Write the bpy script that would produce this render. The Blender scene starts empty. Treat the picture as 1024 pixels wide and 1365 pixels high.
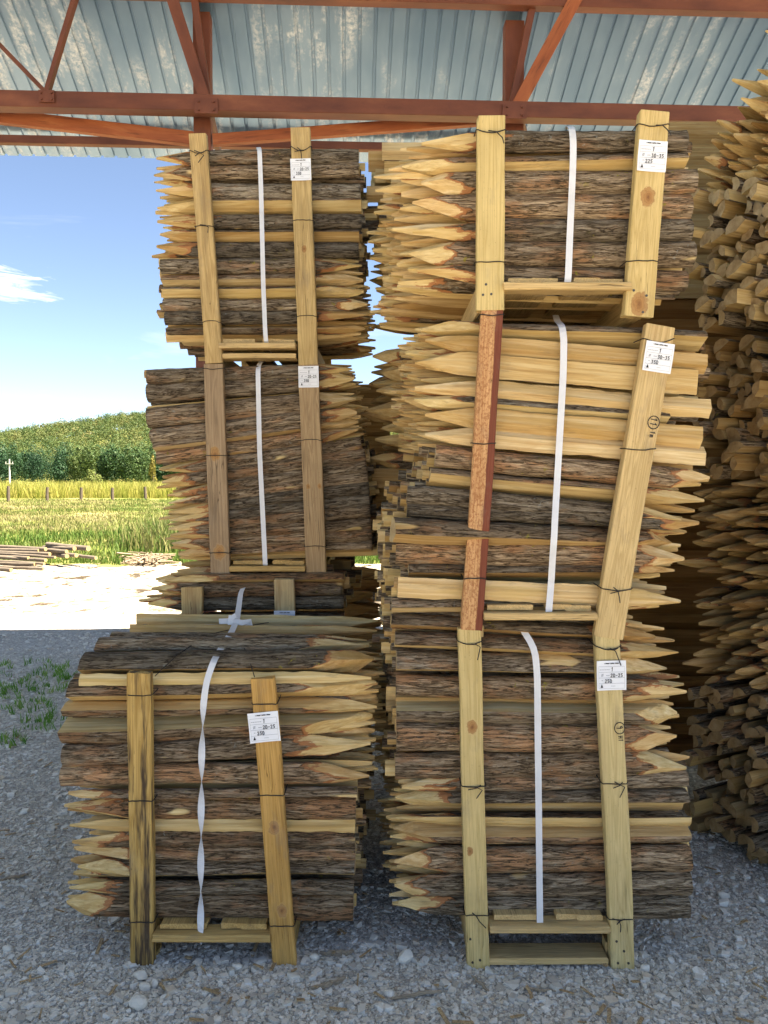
import bpy, math, random
import numpy as np
from mathutils import Vector, Matrix, noise
from mathutils.bvhtree import BVHTree

R = math.radians
SC = bpy.context.scene
COL = SC.collection
FPX = 1030.0; HORY = 645.0; CAMH = 1.6
PITCH = math.atan((682.5 - HORY) / FPX)
CAM = Vector((0, 0, CAMH))
FWD = Vector((0, math.cos(PITCH), -math.sin(PITCH)))
UPV = Vector((0, math.sin(PITCH), math.cos(PITCH)))

def ray(px, py):
    return FWD + UPV * (-(py - 682.5) / FPX) + Vector((1, 0, 0)) * ((px - 512) / FPX)
def at(px, py, Y):
    d = ray(px, py)
    return CAM + d * (Y / d.y)
def ground_at(px, py, z=0.0):
    d = ray(px, py)
    return CAM + d * ((z - CAMH) / d.z)
def crop(ox, oy, s):
    return lambda x, y: (ox + x * s, oy + y * s)

# ------------------------------------------------------------------ objects
def tag(o, label=None, cat=None, group=None, kind=None):
    if label: o['label'] = label
    if cat: o['category'] = cat
    if group: o['group'] = group
    if kind: o['kind'] = kind
    return o
def empty(name, loc, rz=0.0):
    o = bpy.data.objects.new(name, None); COL.objects.link(o)
    o.location = loc; o.rotation_euler = (0, 0, rz); o.empty_display_size = .1
    return o
WM = {}
def link(name, me, mats, world=None, parent=None):
    o = bpy.data.objects.new(name, me); COL.objects.link(o)
    for m in (mats if isinstance(mats, (list, tuple)) else [mats]):
        me.materials.append(m)
    w = world if world is not None else Matrix.Identity(4)
    if parent is not None:
        o.parent = parent
        pw = WM.get(parent.name)
        if pw is None:
            pw = Matrix.Translation(parent.location) @ Matrix.Rotation(parent.rotation_euler.z, 4, 'Z')
        o.matrix_basis = pw.inverted() @ w
    else:
        o.matrix_basis = w
    WM[o.name] = w
    return o

class MB:
    def __init__(s): s.v = []; s.f = []; s.m = []; s.sm = []
    def add(s, vs, fs, m=0, smooth=False):
        b = len(s.v); s.v.extend([tuple(v) for v in vs])
        for f in fs:
            s.f.append([i + b for i in f]); s.m.append(m); s.sm.append(smooth)
    def mesh(s, name, xf=None):
        me = bpy.data.meshes.new(name)
        v = s.v if xf is None else [tuple(xf @ Vector(p)) for p in s.v]
        me.from_pydata(v, [], s.f)
        me.polygons.foreach_set('material_index', s.m)
        me.polygons.foreach_set('use_smooth', s.sm)
        me.update()
        return me
    def tube(s, pts, r, n=6, m=0, cap=True, smooth=True):
        pts = [Vector(p) for p in pts]; vs = []; fs = []
        rr = r if isinstance(r, (list, tuple)) else [r] * len(pts)
        prev = None
        for i, p in enumerate(pts):
            t = (pts[min(i + 1, len(pts) - 1)] - pts[max(i - 1, 0)]).normalized()
            a = prev if prev is not None else (Vector((0, 0, 1)) if abs(t.z) < .9 else Vector((1, 0, 0)))
            a = (a - t * a.dot(t)).normalized(); b = t.cross(a); prev = a
            for k in range(n):
                g = 2 * math.pi * k / n
                vs.append(p + (a * math.cos(g) + b * math.sin(g)) * rr[i])
        for i in range(len(pts) - 1):
            for k in range(n):
                fs.append((i * n + k, i * n + (k + 1) % n, (i + 1) * n + (k + 1) % n, (i + 1) * n + k))
        s.add(vs, fs, m, smooth)
        if cap:
            s.add(vs[:n], [tuple(range(n))[::-1]], m); s.add(vs[-n:], [tuple(range(n))], m)
    def box(s, c, d, m=0):
        x, y, z = c; a, b, e = d[0] / 2, d[1] / 2, d[2] / 2
        vs = [(x + i * a, y + j * b, z + k * e) for k in (-1, 1) for j in (-1, 1) for i in (-1, 1)]
        s.add(vs, [(0, 2, 3, 1), (4, 5, 7, 6), (0, 1, 5, 4), (2, 6, 7, 3), (0, 4, 6, 2), (1, 3, 7, 5)], m)

def frame_between(p0, p1, yhint):
    z = (p1 - p0).normalized(); y = (yhint - z * yhint.dot(z)).normalized(); x = y.cross(z)
    M = Matrix((x, y, z)).transposed().to_4x4(); M.translation = p0
    return M
def beam_mesh(name, L, w, t, seed=0, ch=.003, jit=.0015, seg=None, wane=0.0):
    b = MB(); rnd = random.Random(seed)
    seg = seg or max(4, int(L / .1)); hw, ht = w / 2, t / 2
    prof = [(-hw + ch, -ht), (hw - ch, -ht), (hw, -ht + ch), (hw, ht - ch), (hw - ch, ht), (-hw + ch, ht), (-hw, ht - ch), (-hw, -ht + ch)]
    vs = []; fs = []
    for i in range(seg + 1):
        z = L * i / seg
        bx = noise.noise((z * 1.3, seed * 3.1, 0)) * jit * 3
        by = noise.noise((z * 1.3, seed * 3.1, 9)) * jit * 3
        for k, (x, y) in enumerate(prof):
            j = noise.noise((z * 5, seed * 1.7 + k * .8, 4)) * jit
            wx = 0
            if wane and x > 0: wx = -wane * max(0, noise.noise((z * 3.0, seed * 2.3, 2)))
            vs.append((x + bx + j + wx, y + by + j * .6, z + (rnd.uniform(-.003, .003) if i in (0, seg) else 0)))
    n = 8
    for i in range(seg):
        for k in range(n):
            fs.append((i * n + k, i * n + (k + 1) % n, (i + 1) * n + (k + 1) % n, (i + 1) * n + k))
    fs.append(tuple(range(n))[::-1]); fs.append(tuple(range(seg * n, seg * n + n)))
    b.add(vs, fs); return b.mesh(name)
def beam(name, p0, p1, w, t, mat, parent, yh=Vector((0, 1, 0)), seed=0, **k):
    p0 = Vector(p0); p1 = Vector(p1)
    return link(name, beam_mesh(name, (p1 - p0).length, w, t, seed, **k), mat, frame_between(p0, p1, yh), parent)

# ------------------------------------------------------------------ materials
def newmat(name):
    m = bpy.data.materials.new(name); m.use_nodes = True
    nt = m.node_tree; nt.nodes.clear()
    return m, N(nt)
class N:
    def __init__(s, nt): s.nt = nt
    def n(s, t, **k):
        o = s.nt.nodes.new(t)
        for a, b in k.items(): setattr(o, a, b)
        return o
    def l(s, a, b): s.nt.links.new(a, b)
    def put(s, sock, v):
        if hasattr(v, 'is_output'): s.l(v, sock)
        elif isinstance(v, tuple) and len(v) == 3 and sock.type == 'RGBA': sock.default_value = (*v, 1)
        else: sock.default_value = v
    def math(s, op, a, b=0.0, c=0.0, clamp=False):
        o = s.n('ShaderNodeMath', operation=op, use_clamp=clamp)
        s.put(o.inputs[0], a); s.put(o.inputs[1], b); s.put(o.inputs[2], c); return o.outputs[0]
    def vmul(s, v, sc):
        o = s.n('ShaderNodeVectorMath', operation='MULTIPLY'); s.put(o.inputs[0], v); s.put(o.inputs[1], sc); return o.outputs[0]
    def vadd(s, v, sc):
        o = s.n('ShaderNodeVectorMath', operation='ADD'); s.put(o.inputs[0], v); s.put(o.inputs[1], sc); return o.outputs[0]
    def noise(s, v, sc, det=4, rough=.55, dist=0.0, col=False):
        o = s.n('ShaderNodeTexNoise'); s.put(o.inputs['Vector'], v)
        o.inputs['Scale'].default_value = sc; o.inputs['Detail'].default_value = det
        o.inputs['Roughness'].default_value = rough; o.inputs['Distortion'].default_value = dist
        return o.outputs['Color' if col else 'Fac']
    def voro(s, v, sc, feat='F1', out='Distance', rand=1.0):
        o = s.n('ShaderNodeTexVoronoi', feature=feat); s.put(o.inputs['Vector'], v)
        o.inputs['Scale'].default_value = sc; o.inputs['Randomness'].default_value = rand
        return o.outputs[out]
    def ramp(s, f, stops, interp='LINEAR'):
        o = s.n('ShaderNodeValToRGB'); s.put(o.inputs[0], f); e = o.color_ramp.elements; o.color_ramp.interpolation = interp
        while len(e) < len(stops): e.new(.5)
        for i, (p, c) in enumerate(stops):
            e[i].position = p; e[i].color = (*c, 1) if isinstance(c, tuple) else (c, c, c, 1)
        return o.outputs[0]
    def mix(s, f, a, b, mode='MIX'):
        o = s.n('ShaderNodeMix', data_type='RGBA', blend_type=mode); s.put(o.inputs[0], f)
        s.put(o.inputs[6], a); s.put(o.inputs[7], b); return o.outputs[2]
    def map(s, v, a, b, c=0.0, d=1.0):
        o = s.n('ShaderNodeMapRange'); s.put(o.inputs[0], v); s.put(o.inputs[1], a); s.put(o.inputs[2], b); s.put(o.inputs[3], c); s.put(o.inputs[4], d)
        return o.outputs[0]
    def attr(s, name, out='Fac'):
        return s.n('ShaderNodeAttribute', attribute_name=name).outputs[out]
    def out(s, col, rough=.8, bump=None, bstr=.3, bdist=.01, metal=0.0, spec=.3, trans=None):
        p = s.n('ShaderNodeBsdfPrincipled'); s.put(p.inputs['Base Color'], col); s.put(p.inputs['Roughness'], rough)
        s.put(p.inputs['Metallic'], metal); p.inputs['Specular IOR Level'].default_value = spec
        if bump is not None:
            b = s.n('ShaderNodeBump'); b.inputs['Strength'].default_value = bstr; b.inputs['Distance'].default_value = bdist
            s.l(bump, b.inputs['Height']); s.l(b.outputs[0], p.inputs['Normal'])
        o = s.n('ShaderNodeOutputMaterial'); sh = p.outputs[0]
        if trans is not None:
            t = s.n('ShaderNodeBsdfTranslucent'); s.put(t.inputs[0], col)
            mx = s.n('ShaderNodeMixShader'); mx.inputs[0].default_value = trans
            s.l(sh, mx.inputs[1]); s.l(t.outputs[0], mx.inputs[2]); sh = mx.outputs[0]
        s.l(sh, o.inputs[0])

def stake_material():
    m, q = newmat('stake_wood')
    gc = q.attr('gc', 'Vector'); dl = q.attr('dl'); rn = q.attr('rn'); rn2 = q.attr('rn2')
    # --- bark: long interlacing fibrous ridges with dark furrows
    def furrow(sx, sy, det, dist, w):
        nz = q.noise(q.vmul(gc, (sx, sy, sy)), 1, det, .58, dist)
        return q.map(q.math('ABSOLUTE', q.math('SUBTRACT', nz, .5)), 0.0, w)
    f1 = furrow(5.5, 54, 4, .9, .07); f2 = furrow(12, 118, 3, .7, .10); f3 = furrow(34, 230, 3, .5, .16)
    fine = q.noise(q.vmul(gc, (60, 420, 420)), 1, 4, .7)
    h = q.math('ADD', q.math('ADD', q.math('MULTIPLY', f1, .42), q.math('MULTIPLY', f2, .28)), q.math('ADD', q.math('MULTIPLY', f3, .16), q.math('MULTIPLY', fine, .22)))
    bcol = q.ramp(h, [(.20, (.036, .026, .017)), (.40, (.145, .110, .073)), (.64, (.285, .230, .166)), (.98, (.47, .405, .315))])
    big = q.noise(q.vmul(gc, (5, 16, 16)), 1, 3, .6)
    # rusty scaling where outer bark has flaked
    flake = q.map(q.math('ADD', big, q.math('MULTIPLY', rn2, .12)), .59, .70)
    flakef = q.math('MULTIPLY', flake, q.map(h, .38, .62))
    bcol = q.mix(q.math('MULTIPLY', flakef, .62), bcol, q.mix(fine, (.33, .155, .07), (.50, .28, .14)))
    warm = q.mix(rn2, (.92, .91, .88), (1.18, 1.0, .82))
    bcol = q.mix(1.0, bcol, warm, 'MULTIPLY')
    bcol = q.mix(1.0, bcol, q.ramp(rn, [(0, .66), (.5, 1.0), (1, 1.38)]), 'MULTIPLY')
    # bare pale scars
    scar = q.map(q.noise(q.vmul(gc, (3.4, 11, 11)), 1, 2, .5), .70, .73)
    # lichen
    li = q.noise(q.vmul(gc, (38, 38, 38)), 1, 3, .7)
    li2 = q.noise(q.vmul(gc, (4, 6, 6)), 1, 2, .5)
    lich = q.math('MULTIPLY', q.map(li, .62, .68), q.map(li2, .56, .64))
    bcol = q.mix(q.math('MULTIPLY', lich, .8), bcol, (.40, .34, .05))
    lg = q.math('MULTIPLY', q.map(q.noise(q.vmul(gc, (60, 60, 60)), 1, 3, .7), .6, .68), q.map(li2, .36, .44, 1, 0))
    bcol = q.mix(q.math('MULTIPLY', lg, .5), bcol, (.42, .43, .38))
    # --- split / sawn wood
    g1 = q.noise(q.vmul(gc, (2.6, 75, 75)), 1, 4, .6, .4)
    g2 = q.noise(q.vmul(gc, (8, 300, 300)), 1, 3, .7)
    bigw = q.noise(q.vmul(gc, (2.2, 20, 20)), 1, 3, .55, 1.0)
    wood = q.ramp(g1, [(.26, (.40, .265, .125)), (.46, (.60, .445, .24)), (.62, (.69, .56, .35)), (.8, (.78, .67, .47))])
    heart = q.mix(rn2, (.58, .44, .19), (.50, .32, .15))
    wood = q.mix(q.math('MULTIPLY', q.map(bigw, .50, .62), .62), wood, heart)
    wood = q.mix(q.math('MULTIPLY', q.map(g2, .35, .6, 1, 0), .16), wood, (.22, .12, .05))
    tint = q.ramp(rn, [(0, (.70, .56, .40)), (.2, (.98, .90, .70)), (.5, (1.0, .97, .80)), (.8, (1.10, 1.06, .96)), (1, (.90, .75, .56))])
    wood = q.mix(1.0, wood, tint, 'MULTIPLY')
    dirt = q.map(q.noise(q.vmul(gc, (7, 30, 30)), 1, 4, .65), .60, .78)
    wood = q.mix(q.math('MULTIPLY', dirt, .55), wood, (.17, .12, .08))
    wood = q.mix(1.0, wood, q.mix(q.attr('dry'), (1, 1, 1), (.30, .20, .105)), 'MULTIPLY')  # 'dry' bakes deep shade into the wood colour of rear and right-hand stacks
    # --- end grain
    sx = q.n('ShaderNodeSeparateXYZ'); q.l(gc, sx.inputs[0])
    rad = q.noise(q.vmul(gc, (0, 26, 26)), 1, 3, .6)
    fin = q.noise(q.vmul(gc, (0, 340, 120)), 1, 2, .6)
    endc = q.ramp(rad, [(.3, (.33, .22, .11)), (.5, (.48, .345, .18)), (.7, (.58, .45, .27))])
    endc = q.mix(q.math('MULTIPLY', fin, .35), endc, (.25, .16, .08))
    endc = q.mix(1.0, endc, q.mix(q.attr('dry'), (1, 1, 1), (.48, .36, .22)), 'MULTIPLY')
    wood = q.mix(q.math('GREATER_THAN', dl, 1.5), wood, endc)
    # --- masks
    edge = q.math('ADD', dl, q.math('MULTIPLY', q.math('SUBTRACT', q.noise(q.vmul(gc, (16, 45, 45)), 1, 4, .65), .5), .022))
    woodmask = q.map(edge, .0030, .0045)
    inner = q.map(edge, -.0015, .0)
    scarm = q.math('MULTIPLY', scar, 1.0)
    c = q.mix(inner, bcol, q.mix(fine, (.28, .11, .045), (.44, .21, .09)))
    c = q.mix(q.math('MAXIMUM', woodmask, scarm), c, wood)
    barkh = q.math('MULTIPLY', h, q.math('SUBTRACT', 1.0, q.math('MAXIMUM', inner, scarm)))
    hh = q.math('ADD', barkh, q.math('MULTIPLY', q.math('ADD', g1, q.math('MULTIPLY', g2, .8)), .20))
    q.out(c, .85, hh, 1.0, .012, spec=.18)
    return m
STAKE = stake_material()

def plank_mat(name, lo, hi, stain=None, samt=0.0, knots=(), rust=0.0, rough=.75, barkside=None):
    m, q = newmat(name)
    tc = q.n('ShaderNodeTexCoord').outputs['Object']
    info = q.n('ShaderNodeObjectInfo').outputs['Random']
    off = q.n('ShaderNodeCombineXYZ'); q.l(q.math('MULTIPLY', info, 17.0), off.inputs[0]); q.l(q.math('MULTIPLY', info, 31.0), off.inputs[2])
    v = q.vadd(tc, off.outputs[0])
    kd = None
    for (x, z, r) in knots:
        d = q.n('ShaderNodeVectorMath', operation='LENGTH')
        q.put(d.inputs[0], q.vmul(q.vadd(tc, (-x, 0, -z)), (1 / r, 0, .72 / r)))
        kd = d.outputs['Value'] if kd is None else q.math('MINIMUM', kd, d.outputs['Value'])
    gv = q.vmul(v, (30, 30, 1.1))
    g = q.noise(gv, 1, 3, .55, .8)
    bands = q.math('FRACT', q.math('MULTIPLY', g, 9.0))
    bands = q.math('ABSOLUTE', q.math('SUBTRACT', q.math('MULTIPLY', bands, 2.0), 1.0))
    fib = q.noise(q.vmul(v, (260, 260, 5)), 1, 3, .7)
    f = q.math('ADD', q.math('MULTIPLY', bands, .5), q.math('MULTIPLY', fib, .5))
    c = q.ramp(f, [(.15, lo), (.75, hi)])
    blotch = q.noise(q.vmul(v, (9, 9, 4)), 1, 4, .6)
    c = q.mix(q.math('MULTIPLY', q.map(blotch, .42, .7), .30), c, tuple(a * .62 for a in lo))
    sp = q.noise(q.vmul(v, (220, 220, 90)), 1, 2, .6)
    c = q.mix(q.math('MULTIPLY', q.map(sp, .66, .72), .35), c, tuple(a * .45 for a in lo))
    if stain is not None:
        st = q.noise(q.vmul(v, (38, 38, 3.0)), 1, 4, .65)
        c = q.mix(q.math('MULTIPLY', q.map(st, .56 - .1 * samt, .70 - .1 * samt), min(1, samt)), c, stain)
    if rust:
        st = q.noise(q.vmul(v, (130, 130, 90)), 1, 3, .7)
        c = q.mix(q.math('MULTIPLY', q.map(st, .48, .58), rust), c, (.26, .085, .03))
    if barkside is not None:
        sx = q.n('ShaderNodeSeparateXYZ'); q.l(tc, sx.inputs[0])
        e_ = q.math('ADD', sx.outputs[0], q.math('MULTIPLY', q.math('SUBTRACT', q.noise(q.vmul(tc, (20, 20, 9)), 1, 3, .6), .5), .012))
        c = q.mix(q.map(e_, barkside, barkside + .002), c, q.mix(fib, (.10, .025, .015), (.24, .07, .035)))
    if kd is not None:
        kd = q.math('ADD', kd, q.math('MULTIPLY', q.math('SUBTRACT', q.noise(q.vmul(tc, (60, 0, 60)), 1, 3, .6), .5), .9))
        kr = q.math('SINE', q.math('MULTIPLY', kd, 26.0))
        kc = q.ramp(kd, [(0, (.20, .09, .035)), (.35, (.36, .18, .065)), (.8, (.40, .23, .09)), (1.0, hi)])
        kc = q.mix(q.map(kr, .2, 1.0, 0, .35), kc, (.20, .09, .035))
        c = q.mix(q.map(kd, .75, 1.15, 1, 0), c, kc)
    ck = q.noise(q.vmul(v, (55, 55, 1.6)), 1, 2, .5, .4)
    ckm = q.math('MULTIPLY', q.map(q.math('ABSOLUTE', q.math('SUBTRACT', ck, .5)), .002, .009, 1, 0), q.map(q.noise(q.vmul(v, (7, 7, 2.2)), 1, 2, .5), .50, .60))
    c = q.mix(q.math('MULTIPLY', ckm, .75), c, tuple(a * .30 for a in lo))
    sm = q.map(q.noise(q.vmul(v, (14, 14, 6)), 1, 4, .7), .56, .74)
    c = q.mix(q.math('MULTIPLY', sm, .35), c, (.20, .165, .125))
    h = q.math('SUBTRACT', q.math('ADD', q.math('MULTIPLY', bands, .3), fib), ckm)
    q.out(c, rough, h, .35, .003, spec=.25)
    return m

def simple(name, col, rough=.6, metal=0.0, var=0.0, scale=20, bump=0.0, spec=.4, trans=None):
    m, q = newmat(name)
    tc = q.n('ShaderNodeTexCoord').outputs['Object']
    nz = q.noise(tc, scale, 4, .6)
    c = q.mix(nz, tuple(a * (1 - var) for a in col), tuple(min(1, a * (1 + var)) for a in col))
    q.out(c, rough, nz if bump else None, bump, .004, metal, spec, trans)
    return m

M = {}
M['wire'] = simple('wire_steel', (.045, .038, .034), .55, .6, .3, 60)
M['strap'] = None
def strap_mat():
    m, q = newmat('woven_strap')
    tc = q.n('ShaderNodeTexCoord').outputs['Object']
    nz = q.noise(q.vmul(tc, (1200, 1200, 60)), 1, 2, .6)
    b2 = q.noise(tc, 14, 3, .6)
    c = q.mix(nz, (.62, .63, .66), (.82, .82, .84)); c = q.mix(q.math('MULTIPLY', q.map(b2, .5, .75), .25), c, (.45, .43, .40))
    q.out(c, .45, nz, .2, .001, spec=.4, trans=.1); return m
M['strap'] = strap_mat()
M['paper'] = simple('paper', (.80, .81, .84), .75, 0, .03, 30, spec=.2)
M['ink'] = simple('ink', (.012, .012, .018), .6)
M['greyink'] = simple('printed_grey_ink', (.36, .37, .41), .7)
M['nail'] = simple('nail_steel', (.10, .09, .08), .45, .7)

def red_steel():
    m, q = newmat('red_oxide_steel')
    tc = q.n('ShaderNodeTexCoord').outputs['Object']
    a = q.noise(q.vmul(tc, (6, 6, 2)), 1, 4, .6); b = q.noise(tc, 60, 3, .7)
    c = q.ramp(a, [(.3, (.100, .027, .013)), (.55, (.165, .047, .021)), (.75, (.235, .078, .034))])
    c = q.mix(q.math('MULTIPLY', q.map(b, .55, .75), .4), c, (.10, .03, .02))
    q.out(c, .55, b, .12, .003, spec=.4); return m
M['red'] = red_steel()
def red_wood():
    m, q = newmat('red_painted_timber')
    tc = q.n('ShaderNodeTexCoord').outputs['Object']
    a = q.noise(q.vmul(tc, (14, 14, 2)), 1, 4, .6, .5); b = q.noise(q.vmul(tc, (40, 40, 3)), 1, 4, .7)
    c = q.ramp(a, [(.3, (.22, .055, .02)), (.55, (.33, .095, .035)), (.75, (.42, .155, .06))])
    c = q.mix(q.math('MULTIPLY', q.map(b, .58, .68), .7), c, (.09, .03, .015))
    q.out(c, .6, b, .2, .003, spec=.3); return m
M['redwood'] = red_wood()
def roof_mat():
    m, q = newmat('galvanised_sheet')
    tc = q.n('ShaderNodeTexCoord').outputs['Object']
    a = q.noise(q.vmul(tc, (1.3, .5, .5)), 1, 4, .6)
    b = q.noise(q.vmul(tc, (7, 1.6, 1.6)), 1, 5, .7)
    d = q.noise(tc, 26, 4, .7)
    # white oxide runs and rings, confined to a few sheets
    sheet = q.math('MULTIPLY', q.map(a, .46, .56), q.map(b, .46, .56))
    edge = q.math('MULTIPLY', sheet, q.map(d, .40, .62))
    c = q.mix(q.map(a, .35, .65), (.18, .28, .385), (.315, .43, .535))  # blue sky reflection tinted into the sheet's base colour
    c = q.mix(q.math('MULTIPLY', edge, .8), c, (.80, .81, .80))
    rgh = q.math('ADD', .34, q.math('MULTIPLY', edge, .35))
    q.out(c, rgh, d, .04, .003, metal=.6, spec=.5); return m
M['roof'] = roof_mat()

def gravel_mats():
    m, q = newmat('gravel_ground')
    tc = q.n('ShaderNodeTexCoord').outputs['Object']
    v = q.voro(tc, 46, 'F1', 'Color'); e = q.voro(tc, 46, 'DISTANCE_TO_EDGE')
    v2 = q.voro(tc, 120, 'F1', 'Color'); e2 = q.voro(tc, 120, 'DISTANCE_TO_EDGE')
    s = q.n('ShaderNodeSeparateColor'); q.l(v, s.inputs[0]); s2 = q.n('ShaderNodeSeparateColor'); q.l(v2, s2.inputs[0])
    big = q.noise(tc, .9, 4, .6); mid = q.noise(tc, 5, 4, .6)
    c1 = q.ramp(s.outputs[0], [(0, (.46, .42, .36)), (.5, (.62, .58, .51)), (1, (.76, .72, .65))])  # warmed and lightened to offset bluish skylight under the roof
    c2 = q.ramp(s2.outputs[0], [(0, (.42, .38, .325)), (1, (.68, .64, .57))])
    use = q.map(s.outputs[1], .55, .6)
    c = q.mix(use, c2, c1)
    gap = q.mix(use, q.map(e2, 0, .09), q.map(e, 0, .09))
    c = q.mix(gap, (.32, .29, .25), c)
    c = q.mix(q.math('MULTIPLY', q.map(big, .4, .65), .35), c, (.46, .43, .38))
    # pale dusty, straw littered ground further out
    sp = q.n('ShaderNodeSeparateXYZ'); q.l(tc, sp.inputs[0])
    deb = q.noise(q.vmul(tc, (2.4, 1.5, 1)), 1, 8, .72)
    dustmask = q.math('MULTIPLY', q.map(deb, .545, .57), q.map(q.noise(q.vmul(tc, (.5, .5, 1)), 1, 3, .6), .38, .48))
    far = q.map(q.math('ADD', q.math('ABSOLUTE', q.math('SUBTRACT', sp.outputs[1], 3.0)), q.math('MULTIPLY', mid, 1.5)), 5.2, 8.0)
    dust = q.ramp(q.noise(q.vmul(tc, (2.6, 6, 1)), 1, 6, .75), [(.34, (.12, .09, .06)), (.45, (.33, .28, .21)), (.58, (.47, .42, .34)), (.75, (.55, .50, .42))])
    c = q.mix(q.math('MULTIPLY', far, .85), c, dust)
    c = q.mix(q.math('MULTIPLY', dustmask, q.math('MULTIPLY', far, .97)), c, (.052, .038, .024))
    h = q.math('ADD', q.math('MULTIPLY', gap, .5), q.math('MULTIPLY', mid, .4))
    q.out(c, .95, h, .9, .012, spec=.15)
    m2, q = newmat('crushed_stone')
    rn = q.attr('rn'); tc = q.n('ShaderNodeTexCoord').outputs['Object']
    c = q.ramp(rn, [(0, (.38, .345, .30)), (.3, (.60, .56, .49)), (.7, (.72, .68, .61)), (.93, (.80, .77, .71)), (1, (.62, .50, .37))])  # stone tints pushed pale and warm, brightening the shaded foreground
    nz = q.noise(tc, 160, 3, .6)
    c = q.mix(q.math('MULTIPLY', nz, .3), c, (.34, .31, .275))
    q.out(c, .9, nz, .3, .002, spec=.2)
    return m, m2
M['gravel'], M['stone'] = gravel_mats()

# ------------------------------------------------------------------ stakes
class Stake: pass
STAKES = []
def section(look, rnd, hi):
    na = 13 if hi else 6
    if look == 'bark':   half = rnd.uniform(82, 108); apex = rnd.uniform(-.1, .12); roll = rnd.uniform(-14, 22)
    elif look == 'edge': half = rnd.uniform(78, 95); apex = rnd.uniform(-.05, .15); roll = rnd.uniform(107, 122)
    elif look == 'strip': half = rnd.uniform(80, 95); apex = rnd.uniform(-.05, .1); roll = rnd.uniform(101, 109) * (1 if rnd.random() < .65 else -1)
    elif look == 'sawn': half = rnd.uniform(62, 88); apex = rnd.uniform(0, .12); roll = 180 + rnd.uniform(-28, 28)
    else:                half = rnd.uniform(55, 80); apex = rnd.uniform(.1, .5); roll = rnd.uniform(0, 360)
    pts = []; arc = []
    for i in range(na):
        g = R(-half + 2 * half * i / (na - 1)); pts.append((math.cos(g), math.sin(g))); arc.append(True)
    e0 = pts[-1]; e1 = pts[0]; ap = (-apex, rnd.uniform(-.1, .1))
    for f in ((.5,) if not hi else (.34, .67)):
        pts.append((e0[0] + (ap[0] - e0[0]) * f, e0[1] + (ap[1] - e0[1]) * f)); arc.append(False)
    pts.append(ap); arc.append(False)
    for f in ((.5,) if not hi else (.34, .67)):
        pts.append((ap[0] + (e1[0] - ap[0]) * f, ap[1] + (e1[1] - ap[1]) * f)); arc.append(False)
    c, s = math.cos(R(roll)), math.sin(R(roll))
    pts = [(x * c - y * s, x * s + y * c) for x, y in pts]
    lo = min(p[1] for p in pts); hi_ = max(p[1] for p in pts); k = 1.0 / (hi_ - lo)
    fr = max(p[0] for p in pts)
    cx = sum(p[0] for p in pts) / len(pts)
    pts = [((x - fr) * k, (y - (lo + hi_) / 2) * k) for x, y in pts]   # unit height, front surface at a = 0
    return pts, arc, na

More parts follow.
